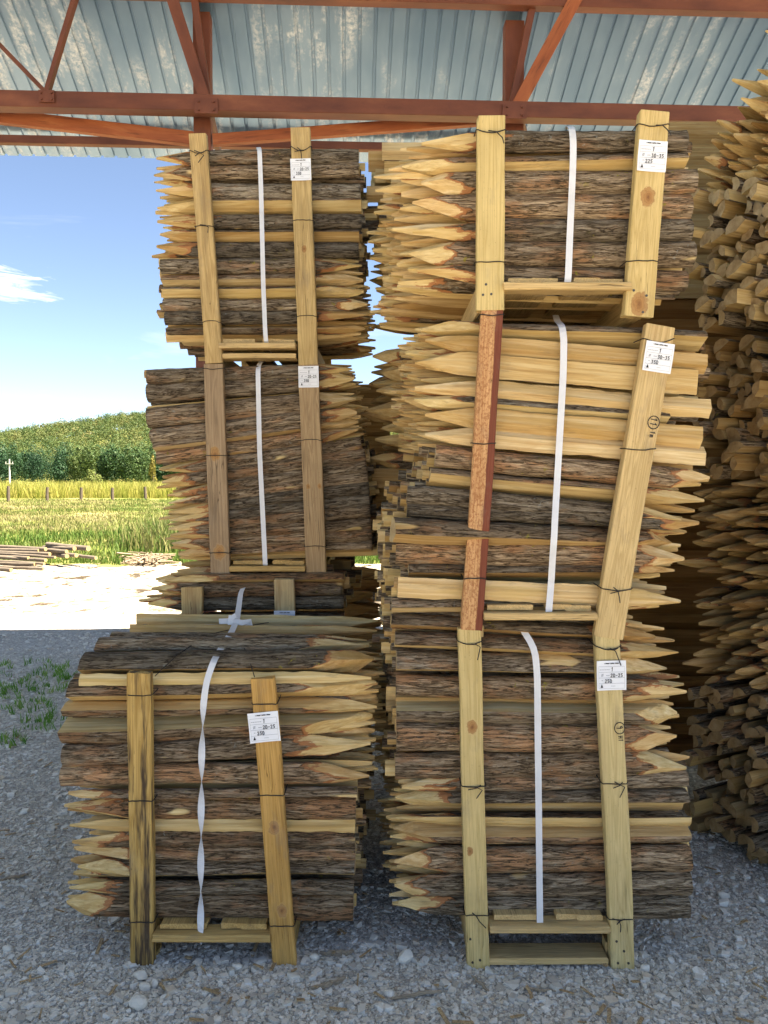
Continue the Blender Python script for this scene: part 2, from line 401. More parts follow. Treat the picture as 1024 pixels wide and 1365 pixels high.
def stake(p0, p1, th, look, tip, bundle, layer, order, hi=False, dry=0.0, front=Vector((0, -1, 0)), seed=0):
    """p0 (left end), p1 (right end): points on the stake's FRONT surface at mid height."""
    rnd = random.Random(seed * 7919 + 13)
    p0 = Vector(p0); p1 = Vector(p1); L = (p1 - p0).length
    u = (p1 - p0).normalized(); up = u.cross(front) * -1
    up = Vector((0, 0, 1)) - u * u.z; up.normalize(); a_ = (front - u * front.dot(u)).normalized()
    pts, arc, na = section(look, rnd, hi)
    pts = [(x * th, y * th) for x, y in pts]; n = len(pts)
    cen = (sum(p[0] for p in pts) / n, sum(p[1] for p in pts) / n)
    S = Stake(); S.bundle = bundle; S.layer = layer; S.order = order; S.look = look; S.tip = tip; S.hi = hi; S.idx = len(STAKES)
    # distance-along list, x measured from the tip end when there is one
    Lt = rnd.uniform(.17, .30)
    if tip:
        xs = [Lt * t for t in ((0, .05, .11, .18, .26, .35, .45, .56, .68, .8, .92, 1.05) if hi else (0, .12, .3, .55, .8, 1.05))]
        nb = 34 if hi else 4
        xs += [Lt * 1.05 + (L - Lt * 1.05) * i / nb for i in range(1, nb + 1)]
    else:
        nb = 40 if hi else 5
        xs = [L * i / nb for i in range(nb + 1)]
    planes = []
    if tip:
        ntp = 4
        base = rnd.uniform(20, 70)
        tp = (cen[0] + rnd.uniform(-.10, .10) * th, cen[1] + rnd.uniform(-.16, .16) * th)
        for k in range(ntp):
            g = R(base + 360 / ntp * k + rnd.uniform(-18, 18)); nn = (math.cos(g), math.sin(g))
            sup = max((p[0] - tp[0]) * nn[0] + (p[1] - tp[1]) * nn[1] for p in pts)
            planes.append((nn, sup, Lt * rnd.choice((.62, .8, 1.0, 1.0))))
    tap = rnd.uniform(-.08, .08); so = rnd.uniform(0, 300)
    gcoff = Vector((rnd.uniform(0, 50), rnd.uniform(0, 50), rnd.uniform(0, 50)))
    amp_b = .006 if hi else .004
    V = []; GC = []; DL = []
    for x in xs:
        d = (x if tip != 'R' else L - x)           # distance from the left end
        sc = 1 + tap * (d / L - .5) + .07 * noise.noise((d * 3.2, so, 0)) + .03 * noise.noise((d * 11, so, 5))
        oa = amp_b * noise.noise((d * 2.1, so, 20)); ob = amp_b * noise.noise((d * 2.1, so, 40))
        for i, (pa, pb) in enumerate(pts):
            q = [cen[0] + (pa - cen[0]) * sc, cen[1] + (pb - cen[1]) * sc]
            if arc[i]:
                if hi:
                    w = noise.noise((d * 7 + so, pa * 45, pb * 45)) * .5 + .5
                    w2 = 1 - abs(noise.noise((d * 16 + so, pa * 110 + 3, pb * 110)))
                    dis = (w - .5) * .006 + (w2 - .65) * .0065
                else:
                    dis = noise.noise((d * 9 + so, pa * 50, pb * 50)) * .004
                rr = math.hypot(q[0] - cen[0], q[1] - cen[1]) + 1e-6
                q[0] += (q[0] - cen[0]) / rr * dis; q[1] += (q[1] - cen[1]) / rr * dis
            elif hi:
                q[0] += noise.noise((d * 5 + so, pa * 20, 7)) * .002; q[1] += noise.noise((d * 5 + so, pb * 20, 3)) * .002
            dl = -.05
            if tip:
                dl = -1
                for it in range(2):
                    for nn, sup, Li in planes:
                        lim = .0035 + x / Li * sup
                        e = (q[0] - tp[0]) * nn[0] + (q[1] - tp[1]) * nn[1] - lim
                        if it == 0: dl = max(dl, e)
                        if e > 0: q[0] -= nn[0] * e; q[1] -= nn[1] * e
                dl = max(-.05, dl)
            V.append(p0 + u * d + a_ * (q[0] + oa) + up * (q[1] + ob))
            GC.append((d + gcoff.x, q[0] + gcoff.y, q[1] + gcoff.z)); DL.append(dl)
    F = []; FD = []
    flip = (tip == 'R')
    nr = len(xs)
    for r in range(nr - 1):
        for i in range(n):
            j = (i + 1) % n
            f = (r * n + i, r * n + j, (r + 1) * n + j, (r + 1) * n + i)
            isarc = i < na - 1
            fd = [DL[k] if isarc else 1.0 for k in f]
            if flip: f = f[::-1]; fd = fd[::-1]
            F.append(f); FD.append(fd)
    c0 = tuple(range(n))[::-1]; c1 = tuple(range((nr - 1) * n, nr * n))
    if flip: c0 = c0[::-1]; c1 = c1[::-1]
    F.append(c0); FD.append([1.0 if tip else 2.0] * n)
    F.append(c1); FD.append([2.0] * n)
    S.V = V; S.F = F; S.FD = FD; S.GC = GC; S.rn = rnd.random(); S.rn2 = rnd.random(); S.dry = dry
    S.mid = (p0 + p1) / 2; S.na = na
    STAKES.append(S)

def stakes_mesh(name, lst, origin=Vector((0, 0, 0))):
    V = []; F = []; fd = []; gc = []; r1 = []; r2 = []; dr = []; sm = []
    for S in lst:
        b = len(V); V.extend([tuple(v - origin) for v in S.V])
        for f, d in zip(S.F, S.FD):
            F.append([i + b for i in f]); fd.extend(d); sm.append(max(d) < .0)
        gc.extend(S.GC); k = len(S.V); r1.extend([S.rn] * k); r2.extend([S.rn2] * k); dr.extend([S.dry] * k)
    me = bpy.data.meshes.new(name); me.from_pydata(V, [], F)
    me.polygons.foreach_set('use_smooth', sm)
    def setp(n_, t, dom, data, key='value'):
        at_ = me.attributes.new(n_, t, dom); at_.data.foreach_set(key, np.array(data, dtype=np.float32).ravel())
    setp('gc', 'FLOAT_VECTOR', 'POINT', gc, 'vector'); setp('rn', 'FLOAT', 'POINT', r1); setp('rn2', 'FLOAT', 'POINT', r2)
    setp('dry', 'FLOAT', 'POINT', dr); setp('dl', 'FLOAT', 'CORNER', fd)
    me.update(); return me

SEED = [1]
BUN = {}
def bundle(key, text, rows, Yf, K, cr, shear=-.012, jit=.03, dry=0.0, rear_sawn=.3, endjit=None, rear_dx=(0, 0)):
    """rows: (xL, yL, xR, yR, thickness, tip, look) in crop units of the photo, front face at depth Yf."""
    rnd = random.Random(hash(key) % 1000 if False else sum(map(ord, key)))
    BUN[key] = text
    world = []
    for i, (xl, yl, xr, yr, th, tip, look) in enumerate(rows):
        if look == 'bark' and rnd.random() < {'UL': .25, 'ML': .32, 'LF': .38, 'RT': .0, 'RM': .3, 'RB': .42}.get(key, .3): look = 'strip'
        p0 = at(*cr(xl, yl), Yf); p1 = at(*cr(xr, yr), Yf)
        t = (at(*cr(xl, yl + th), Yf) - p0).length
        world.append((p0, p1, t, tip))
        SEED[0] += 1
        if key == 'RM' and i == 11: p0 = p0 + Vector((0, -.088, 0)); p1 = p1 + Vector((0, .022, 0))
        stake(p0 + Vector((0, rnd.uniform(-.006, .010), 0)), p1 + Vector((0, rnd.uniform(-.006, .010), 0)), t * (.95 if look == 'sawn' else .985), look, tip, key, 0, i, True, dry, seed=SEED[0])
    rear_layers(key, world, int(K * 1.25), shear * .8, jit, dry, rnd, rear_sawn, .068, rear_dx, fine=True)
    return world

def rear_layers(key, world, K, shear, jit, dry, rnd, rear_sawn, dz=.085, rear_dx=(0, 0), front=Vector((0, -1, 0)), back=Vector((0, 1, 0)), side=Vector((1, 0, 0)), start=1, drop=0, fine=False):
    top = max(w[0].z for w in world); bot = min(w[0].z for w in world)
    for k in range(start, start + K):
        for i, (p0, p1, t, tip) in enumerate(world):
            if drop and i < (k - 7) * drop: continue
            nsub = 2 if (t > .052 and fine) else 1
            for sub in range(nsub):
                th = min(max(t / nsub, .036), .072) * rnd.uniform(.9, 1.25)
                dzz = 0 if nsub == 1 else (sub - .5) * t * .5
                off = back * (dz * k + rnd.uniform(-.012, .012)) + Vector((0, 0, dzz + rnd.uniform(-.014, .014) * (1 if nsub == 2 else 2)))
                lookr = rnd.random()
                look = 'sawn' if lookr < rear_sawn else ('edge' if lookr < rear_sawn + .3 else ('wedge' if lookr < .8 else 'bark'))
                SEED[0] += 1
                a = shear * k
                j0 = rnd.gauss(0, jit); j1 = rnd.gauss(0, jit)
                stake(p0 + off + side * (a + j0 + rear_dx[0] * (k > 0)), p1 + off + side * (a * .6 + j1 + rear_dx[1] * (k > 0)), th, look, tip, key, k, i, False, dry, front, SEED[0])

def L_(look): return {'k': 'strip', 'b': 'bark', 'e': 'edge', 's': 'sawn', 'w': 'wedge'}[look]
def tbl(s, tip=None):
    out = []
    for ln in s.strip().splitlines():
        p = ln.split()
        out.append((float(p[0]), float(p[1]), float(p[2]), float(p[3]), float(p[4]), None if p[5] == '-' else p[5], L_(p[6])))
    return out

YL, YF_, YR = 3.45, 2.55, 2.53
cUL = crop(180, 140, 340 / 1024); cML = crop(180, 460, 340 / 1024); cLF = crop(60, 760, 460 / 1024)
cRT = crop(480, 130, 480 / 1024); cRM = crop(500, 400, 460 / 1024); cRB = crop(500, 780, 460 / 1024)

UL = tbl('''80 206 898 196 62 L b
68 270 898 254 60 L b
78 342 905 336 78 L b
75 400 908 395 60 L e
85 462 910 458 60 L b
92 522 900 516 48 L e
80 575 897 570 66 L b
97 640 905 636 64 R b
100 700 915 690 52 R e
104 752 918 745 56 R e
108 800 930 795 52 R b
116 852 932 842 60 R b
122 898 922 888 40 R b''')
ML = tbl('''45 124 872 94 58 R b
40 190 880 130 78 R b
40 290 886 212 86 R b
56 362 890 268 58 R b
68 408 895 300 52 R b
82 452 896 342 56 R b
102 512 908 392 58 L b
105 556 925 438 56 L b
125 596 930 487 50 L b
130 632 935 528 46 L b
130 670 940 572 50 L b
136 706 943 622 50 L b
130 736 945 668 46 L b
138 770 947 716 48 L b
142 806 950 762 54 L b
160 842 952 812 52 L b''')
LF = tbl('''60 372 982 360 66 R b
45 422 985 414 42 R b
40 488 972 462 82 R b
44 562 966 522 64 R b
40 622 962 612 62 R b
60 674 926 672 34 L e
65 718 922 714 64 L b
68 762 920 768 34 L s
78 806 920 806 50 L b
74 858 920 852 54 L b
72 910 918 906 66 L e
64 952 916 952 40 L b
52 1004 914 1018 78 L b''')
RT = tbl('''176 118 936 112 60 L b
120 190 936 168 56 L e
175 236 962 226 70 L b
150 300 950 298 80 L b
150 372 952 368 66 L b
140 440 958 436 74 L b
160 492 936 516 62 L b''')
RM = tbl('''140 78 992 112 56 L e
150 122 990 188 58 L s
120 176 956 246 72 L s
120 248 1000 322 60 L s
118 296 880 348 44 L e
150 336 975 408 66 L s
150 392 985 462 62 L s
180 460 1002 538 66 R b
165 522 992 602 54 R e
95 578 916 648 54 R b
95 622 972 668 46 R b
60 682 922 722 72 R b
62 748 926 764 74 R b
100 806 906 806 48 R b
68 852 912 888 62 R s''')
RB = tbl('''50 68 850 66 52 R b
48 116 850 162 50 R b
60 172 918 212 56 R b
64 240 890 258 72 R b
62 308 930 322 64 R b
64 384 920 396 76 R b
64 460 910 468 82 R b
60 548 938 544 80 R b
80 602 936 586 44 L b
60 662 936 656 76 L e
62 708 940 704 32 L s
56 756 946 752 70 L b
58 832 946 828 76 L b
58 902 946 900 70 L b
70 962 940 972 66 L b''')
bundle('UL', 'upper left bundle', UL, YL, 9, cUL, shear=0, jit=.022)
bundle('ML', 'middle left bundle', ML, YL, 9, cML, shear=0, jit=.022)
bundle('LF', 'low front left bundle', LF, YF_, 8, cLF, shear=.004, jit=.018)
bundle('RT', 'upper right bundle', RT, YR, 9, cRT, shear=-.008, jit=.022, rear_dx=(-.035, 0))
bundle('RM', 'middle right bundle', RM, YR, 9, cRM, shear=-.007, jit=.02)
bundle('RB', 'lower right bundle', RB, YR, 9, cRB, shear=-.004, jit=.02)
# domed top of the low front left bundle: single stakes lying further and further back
for i, (xl, yl, xr, yr, th, look, Y) in enumerate([(95, 300, 976, 290, 70, 'e', 2.60), (146, 240, 952, 240, 50, 'e', 2.72), (192, 208, 955, 214, 34, 'b', 2.86), (252, 180, 986, 188, 34, 's', 3.0), (270, 150, 988, 156, 32, 's', 3.14), (100, 328, 968, 318, 27, 's', 2.572), (150, 262, 960, 258, 22, 's', 2.69), (196, 224, 962, 226, 16, 's', 2.83)]):
    p0 = at(*cLF(xl, yl), Y); p1 = at(*cLF(xr, yr), Y); t = (at(*cLF(xl, yl + th), Y) - p0).length
    SEED[0] += 1; stake(p0, p1, t * 1.15, L_(look), 'R', 'LFtop', 0, i, True, 0, seed=SEED[0])
BUN['LFtop'] = 'low front left bundle'
# bundle behind it, under the left stack
LB = tbl('''46 1040 838 1036 56 L b
60 985 832 982 60 L b
110 945 840 940 46 L e''')
w = bundle('LB', 'half hidden bundle under left stack', LB, 3.36, 9, cML, shear=0, jit=.03)
for r in range(1, 11):
    z = w[0][0].z - r * .085
    SEED[0] += 1
    stake(Vector((w[0][0].x, 3.4, z)), Vector((w[0][1].x, 3.4, z)), .08, 'bark', 'R' if r > 3 else 'L', 'LB', 0, 3 + r, False, 0, seed=SEED[0])

def auto(key, text, x0, x1, z0, z1, Yf, K, split, tips, dry, jit, rear_sawn, a=0.0, front_look=None, shear=0.0, th=.078, dz=.085, drop=0):
    rnd = random.Random(sum(map(ord, key)) + 5); BUN[key] = text
    c, s = math.cos(a), math.sin(a); e = Vector((c, s, 0)); g = Vector((-s, c, 0))
    n = max(1, int((z1 - z0) / th)); world = []
    for i in range(n):
        z = z1 - (i + .5) * (z1 - z0) / n
        up = (i / n) < split; tip = tips[0] if up else tips[1]
        o = Vector((x0, Yf, z)); world.append((o, o + e * (x1 - x0), (z1 - z0) / n, tip))
    sv = SEED[0]
    for i, (p0, p1, t, tip) in enumerate(world):
        SEED[0] += 1
        look = front_look or rnd.choice(('bark', 'edge', 'sawn', 'wedge'))
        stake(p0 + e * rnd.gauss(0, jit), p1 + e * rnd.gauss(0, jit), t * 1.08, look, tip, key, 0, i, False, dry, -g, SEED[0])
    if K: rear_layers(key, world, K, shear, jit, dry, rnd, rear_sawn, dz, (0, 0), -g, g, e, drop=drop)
# stack behind the right stack
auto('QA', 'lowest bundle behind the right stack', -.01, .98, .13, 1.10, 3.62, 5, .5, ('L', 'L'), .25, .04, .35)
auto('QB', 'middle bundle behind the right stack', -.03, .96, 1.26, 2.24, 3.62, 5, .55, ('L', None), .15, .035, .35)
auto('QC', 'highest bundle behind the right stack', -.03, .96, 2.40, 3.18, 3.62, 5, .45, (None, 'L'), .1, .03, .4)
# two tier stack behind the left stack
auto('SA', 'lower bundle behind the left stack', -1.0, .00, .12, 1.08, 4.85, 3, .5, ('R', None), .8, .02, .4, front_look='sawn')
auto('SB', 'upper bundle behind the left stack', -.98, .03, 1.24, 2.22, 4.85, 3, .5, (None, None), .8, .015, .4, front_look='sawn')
# plank like stack at the back right, wood colour darkened for the gap's shadow
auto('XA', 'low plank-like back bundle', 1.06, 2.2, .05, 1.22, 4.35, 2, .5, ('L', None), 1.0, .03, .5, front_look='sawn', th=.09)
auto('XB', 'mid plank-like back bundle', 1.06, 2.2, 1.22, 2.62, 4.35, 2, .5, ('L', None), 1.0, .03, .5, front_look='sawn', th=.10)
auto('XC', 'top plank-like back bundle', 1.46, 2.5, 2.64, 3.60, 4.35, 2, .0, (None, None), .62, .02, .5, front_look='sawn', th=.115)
# big pile at the right edge, turned towards the camera
AP = R(27)
def pile(key, text, z0, z1, split, tips, dry, drop=0):
    auto(key, text, 1.80, 2.80, z0, z1, 2.76, 14, split, tips, dry, .05, .3, a=AP, th=.052, dz=.056, drop=drop)
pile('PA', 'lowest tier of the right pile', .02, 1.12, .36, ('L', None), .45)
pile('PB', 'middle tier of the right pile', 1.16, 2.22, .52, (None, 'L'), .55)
pile('PC', 'top tier of the right pile', 2.28, 3.46, .50, ('L', None), .0, .75)

# ---- which stakes does the picture show largest: cast the camera's rays once
def visible_counts():
    V = []; F = []; own = []
    for S in STAKES:
        b = len(V); V.extend(S.V)
        for f in S.F: F.append([i + b for i in f]); own.append(S.idx)
    t = BVHTree.FromPolygons(V, F)
    cnt = {}
    for py in range(2, 1365, 4):
        for px in range(2, 1024, 3):
            if px < 190 and py < 800: continue
            h = t.ray_cast(CAM, ray(px, py).normalized())
            if h[2] is not None: cnt[own[h[2]]] = cnt.get(own[h[2]], 0) + 1
    return cnt
CNT = visible_counts()
chosen = sorted(CNT, key=lambda i: -CNT[i])[:300]
chosen_set = set(chosen)
ORD = 'first second third fourth fifth sixth seventh eighth ninth tenth eleventh twelfth thirteenth fourteenth fifteenth sixteenth seventeenth eighteenth nineteenth twentieth'.split()
LOOKW = {'bark': 'dark bark-covered', 'edge': 'half-barked', 'strip': 'pale-edged bark', 'sawn': 'pale sawn', 'wedge': 'split wedge-shaped'}
PT = {'L': 'tipped left', 'R': 'tipped right', None: 'blunt-ended'}
groups = {}
for i in chosen: groups.setdefault((STAKES[i].bundle, STAKES[i].layer), []).append(STAKES[i])
for (bk, ly), lst in groups.items():
    lst.sort(key=lambda S: -S.mid.z)
    for k, S in enumerate(lst):
        nm = ORD[k] if k < 20 else 'lowest'
        pos = 'topmost' if k == 0 else nm + ' highest'
        if bk == 'LFtop': lab = f"{LOOKW[S.look]} stake, {ORD[len(lst)-1-k]} lowest on the domed top of {BUN[bk]}"
        elif ly == 0: lab = f"{LOOKW[S.look]} stake {PT[S.tip]}, {pos} on front of {BUN[bk]}"
        else:
            end = 'pointed stake' if S.tip else 'blunt stake'
            lab = f"{end}, {ORD[ly]} layer back, {pos} there, {BUN[bk]}"
        o = link('wooden_stake', stakes_mesh('wooden_stake', [S], S.mid), STAKE, Matrix.Translation(S.mid))
        tag(o, lab, 'stake', 'stakes in the ' + BUN[bk])
rest = [S for S in STAKES if S.idx not in chosen_set]
o = link('stacked_stakes', stakes_mesh('stacked_stakes', rest), STAKE)
tag(o, 'mass of further stakes packed inside and behind the bundles', 'stakes', None, 'stuff')

# ------------------------------------------------------------------ crates, straps, labels
STROKES = {
 '0': [[(1, 0), (3, .3), (3.2, 4), (2, 6), (.8, 5.4), (.6, 1.4), (1, 0)]], '1': [[(1, 4.6), (2.4, 6), (1.6, 0)]],
 '2': [[(.6, 4.8), (1.6, 6), (3, 5.2), (2.6, 3.4), (.5, .2), (3.4, .2)]], '3': [[(.6, 5.8), (3, 5.7), (1.6, 3.6), (3, 2.4), (2.2, .2), (.5, .5)]],
 '5': [[(3.5, 6), (1.2, 5.9), (1, 3.4), (2.8, 3.3), (2.9, .9), (.7, .2)]], '9': [[(3, 4.2), (1.2, 3.8), (1, 5.6), (2.6, 6), (3, 4.2), (2.4, 0)]],
 '-': [[(.8, 2.8), (3, 2.9)]], 'O': [[(1, .4), (3, .8), (3.2, 5), (1.2, 5.6), (.6, 2.6), (1, .4)], [(.4, -.4), (3.6, 6.4)]],
 'H': [[(.8, 0), (.8, 6)], [(3, 0), (3.2, 6)], [(.8, 3), (3.1, 3.2)]], 'm': [[(.4, 0), (.6, 3.4), (1.6, 3.4), (1.8, 0)], [(1.7, 3.2), (3, 3.4), (3.2, 0)]]}
def stroke(b, pts, wd, y, m):
    for (x0, z0), (x1, z1) in zip(pts, pts[1:]):
        dx, dz = x1 - x0, z1 - z0; l = math.hypot(dx, dz) or 1e-6
        nx, nz = -dz / l * wd / 2, dx / l * wd / 2; ex, ez = dx / l * wd * .3, dz / l * wd * .3
        b.add([(x0 + nx - ex, y, z0 + nz - ez), (x0 - nx - ex, y, z0 - nz - ez), (x1 - nx + ex, y, z1 - nz + ez), (x1 + nx + ex, y, z1 + nz + ez)], [(0, 1, 2, 3)], m)
def write(b, s, x, z, h, wd, y, m=1):
    k = h / 6; 
    for ch in s:
        for st in STROKES.get(ch, []): stroke(b, [(x + px * k, z + pz * k) for px, pz in st], wd, y, m)
        x += 4.4 * k
def paper_label(name, quad, Y, lines, parent, lab=None):
    tl, tr, br, bl = [at(*p, Y) for p in quad]
    ex = ((tr - tl) + (br - bl)) / 2; ez = ((tl - bl) + (tr - br)) / 2
    w, h = ex.length, ez.length; c = (tl + tr + br + bl) / 4
    x = ex.normalized(); z = (ez - x * ez.dot(x)).normalized(); y = z.cross(x)
    Mx = Matrix((x, y, z)).transposed().to_4x4(); Mx.translation = c
    b = MB(); nx = 6
    def yy(u, v): return -.0016 - .004 * abs(u) ** 3 * 4 - .0012 * math.sin(v * 5 + u * 3)
    vs = []; fs = []
    for j in range(7):
        for i in range(nx + 1):
            u = i / nx - .5; v = j / 6 - .5; vs.append((u * w, yy(u, v), v * h))
    for j in range(6):
        for i in range(nx):
            a = j * (nx + 1) + i; fs.append((a, a + 1, a + nx + 2, a + nx + 1))
    b.add(vs, fs, 0, True); b.add([(p[0], p[1] + .0006, p[2]) for p in vs], [f[::-1] for f in fs], 0, True)
    Yt = -.0050
    def pl(x0, z0, x1, z1, wd, m): stroke(b, [(x0 * w, z0 * h), (x1 * w, z1 * h)], wd * h, Yt, m)
    for k in range(9): pl(-.24 + k * .055, .41 + (k % 2) * .006, -.205 + k * .055, .41, .035, 1 if k % 3 else 2)
    for z_ in (.31, .12, -.07, -.26): pl(-.44, z_, .44, z_, .010, 2)
    pl(-.44, -.43, .44, -.43, .008, 2); pl(-.44, .31, -.44, -.43, .006, 2); pl(.44, .31, .44, -.43, .006, 2)
    for k in range(6): pl(-.40 + k * .058, .20, -.365 + k * .058, .205, .02, 2)
    for k in range(2): pl(-.18 + k * .06, .01, -.14 + k * .06, .012, .02, 2)
    for st in STROKES['O']: stroke(b, [((-.36 + px * .022) * w, (-.02 + pz * .014) * h) for px, pz in st], .014 * h, Yt, 2)
    pl(-.34, -.16, -.30, -.16, .02, 2)
    for k in range(3): pl(-.02 + k * .05, -.35, .015 + k * .05, -.35, .014, 2)
    write(b, lines[0], -.02 * w, .15 * h, .13 * h, .020 * h, Yt)
    write(b, lines[1], -.04 * w, -.05 * h, .115 * h, .019 * h, Yt)
    write(b, lines[2], -.24 * w, -.24 * h, .115 * h, .019 * h, Yt)
    tx, tz = -.34 * w, -.40 * h
    b.add([(tx - .045 * w, Yt, tz), (tx + .045 * w, Yt, tz), (tx, Yt, tz + .12 * h)], [(0, 1, 2)], 1)
    o = link(name, b.mesh(name), [M['paper'], M['ink'], M['greyink']], Mx, parent)
    return o
def mark(parent, px, py, Y, h, what, ang):
    c = at(px, py, Y); b = MB()
    Mx = Matrix.Translation(c) @ Matrix.Rotation(ang, 4, 'Y')
    r = h * 1.05
    stroke(b, [(r * .9 * math.cos(t * .42) + .35 * h, r * .8 * math.sin(t * .42)) for t in range(16)], h * .13, 0, 0)
    write(b, what[0], -.05 * h if len(what[0]) == 1 else -.35 * h, -.45 * h, h * .9, h * .12, 0, 0)
    write(b, what[1], -.1 * h + 1.7 * h, -.3 * h, h * .7, h * .11, 0, 0)
    link('written_mark', b.mesh('written_mark'), M['ink'], Mx, parent)
def wire_tie(post, cx, cz, Yp, w, t, sag, tails, seed, rot=0.0):
    rnd = random.Random(seed); b = MB(); h = w / 2 + .003; f = Yp - .0025
    pts = [(cx - h, Yp + t + .06, cz + .004), (cx - h, Yp + .004, cz), (cx - h * .9, f, cz - .002)]
    for k in range(1, 6):
        u = k / 6 * 2 - 1; pts.append((cx + h * .9 * u, f - .001, cz - sag * (1 - u * u) + rnd.uniform(-.001, .001) + rot * u * h))
    pts += [(cx + h * .9, f, cz - .002), (cx + h, Yp + .004, cz), (cx + h, Yp + t + .06, cz + .004)]
    b.tube(pts, .0018, 5)
    if tails:
        x0 = cx + rnd.uniform(-.2, .5) * h; z0 = cz - sag * .9
        u = lambda a, c: rnd.uniform(a, c)
        b.tube([(x0 - u(.012, .026), f - .004, z0 + u(.0, .014)), (x0, f - .006, z0), (x0 + u(.004, .022), f - .008, z0 - u(.006, .02)), (x0 + u(-.006, .034), f - .011, z0 - u(.022, .055))], .0018, 5)
        if rnd.random() < .6: b.tube([(x0 + u(.008, .024), f - .004, z0 + u(0, .014)), (x0, f - .007, z0 - .002), (x0 - u(.008, .028), f - .009, z0 - u(-.004, .022))], .0018, 5)
    inv = WM[post.name].inverted()
    link('tie_wire', b.mesh('tie_wire', inv), M['wire'], WM[post.name].copy(), post)
def nails(post, spots):
    b = MB()
    for px, py, Y in spots:
        p = at(px, py, Y - .001)
        b.tube([p + Vector((0, .004, 0)), p + Vector((0, -.0015, 0))], .0042, 7)
    link('nail_heads', b.mesh('nail_heads', WM[post.name].inverted()), M['nail'], WM[post.name].copy(), post)

PW_T = .035
def crate(key, label, Yf, depth, posts, mats, wires, deck_y, deck_x, rail_mat, bottom=None, nslat=4, wmul=1.0, foot_z=None):
    """posts: two (top x, top y, bottom x, bottom y, width px) in photo pixels."""
    Yp = Yf - .045                       # front face plane of the posts' centre line
    pts = []
    for (tx, ty, bx, by, w) in posts:
        p1 = at(tx, ty, Yp); p0 = at(bx, by, Yp)
        if foot_z is not None: p0 = p0 + (p1 - p0) * ((foot_z - p0.z) / (p1.z - p0.z))
        pts.append((p0, p1, w * Yp / FPX))
    base = (pts[0][0] + pts[1][0]) / 2 + Vector((0, depth / 2, 0))
    root = empty('stake_crate', base); tag(root, label, 'crate', 'timber crates holding the stakes')
    out = []
    for i, (p0, p1, w) in enumerate(pts):
        po = beam('post', p0 + Vector((0, PW_T / 2, 0)), p1 + Vector((0, PW_T / 2, 0)), w, PW_T, mats[i], root, seed=sum(map(ord, key)) + i, jit=.002, wane=.004)
        out.append(po)
        for k, (fz, sag, tl) in enumerate(wires[i]):
            q = p0.lerp(p1, fz); wire_tie(po, q.x, q.z, Yp, w, PW_T, sag, tl, i * 9 + k + sum(map(ord, key)))
        # rear post
        beam('post', p0 + Vector((0, depth + .06, 0)), p1 + Vector((0, depth + .06, -.02)), w, PW_T, rail_mat, root, seed=i + 77)
    zd = at(*deck_y, Yp).z; zb = pts[0][0].z
    xa = at(deck_x[0], deck_y[1], Yp).x; xb = at(deck_x[1], deck_y[1], Yp).x
    def xpost(i, z):
        p0, p1, w = pts[i]; return p0.x + (p1.x - p0.x) * (z - p0.z) / (p1.z - p0.z)
    rt = .024
    # front and rear rails between the posts, side rails in depth, slats across on top
    for yy_ in (Yp + .02, Yp + depth + .02):
        beam('rail', (xa, yy_, zd - .012), (xb, yy_, zd - .012), .024, .07, rail_mat, root, yh=Vector((0, 1, 0)), seed=int(yy_ * 100))
    for s, i in ((1, 0), (-1, 1)):
        x = xpost(i, zd) + (pts[i][2] / 2 - .014) * 1
        x = xpost(i, zd) - s * (pts[i][2] / 2 - .018)
        beam('side_rail', (x, Yp + PW_T + .003, zd - .045), (x, Yp + depth + .04, zd - .045), .024, .085, rail_mat, root, yh=Vector((0, 0, 1)), seed=i + 3)
        x2 = xpost(i, zb + .05) - s * (pts[i][2] / 2 - .022)
        beam('side_rail', (x2, Yp + PW_T + .003, zb + .045), (x2, Yp + depth + .04, zb + .045), .024, .088, rail_mat, root, yh=Vector((0, 0, 1)), seed=i + 8)
        beam('foot_block', (xpost(i, zb + .1) + s * .012, Yp + PW_T + .035, zb + .004), (xpost(i, zb + .1) + s * .012, Yp + PW_T + .035, zd - .09), .055, .05, rail_mat, root, seed=i + 21)
    for k in range(nslat):
        x = xa + (xb - xa) * (k + .5) / nslat + [.01, -.015, .02, -.01, 0][k % 5]
        beam('deck_slat', (x, Yp + .02, zd + .0115), (x, Yp + depth + .05, zd + .0115), .018, .085, rail_mat, root, yh=Vector((1, 0, 0)), seed=k + 31)
    if bottom:
        z = at(400, bottom[0], Yp).z
        beam('bottom_rail', (xa, Yp + .05, z), (xb, Yp + .05, z), .022, .09, rail_mat, root, seed=41)
    return root, out

tanlo, tanhi = (.36, .225, .09), (.60, .42, .19)
RAIL = plank_mat('pallet_board', (.44, .29, .12), (.64, .45, .21))
RAILD = plank_mat('old_pallet_board', (.36, .22, .075), (.56, .37, .14), (.10, .06, .03), .4)
PM = lambda n, lo, hi, **k: plank_mat('post_' + n, lo, hi, **k)
W3 = [(.96, .012, True), (.52, .002, False), (.10, .002, False)]
# upper left
cr_ul, p = crate('UL', 'tan timber crate of the upper left bundle, tall posts against the roof beam', YL, .88,
    [(263, 178, 285, 484, 23), (400, 169, 411, 486, 26)],
    [PM('tan_old', (.38, .24, .095), (.56, .39, .17), stain=(.12, .07, .035), samt=.35), PM('tan', (.40, .26, .10), (.58, .41, .18), stain=(.16, .09, .04), samt=.3, knots=[(.0, .50, .014)])],
    [[(.93, .016, True), (.60, .0, True), (.18, -.006, False)], [(.92, .022, True), (.61, .0, False), (.205, -.003, False)]],
    (345, 457), (293, 394), RAIL, bottom=(474,), foot_z=None)
paper_label('paper_label', [(387, 212), (414, 211), (415.5, 240), (388, 241)], YL - .049, ('1', '20-25', '350'), p[1])
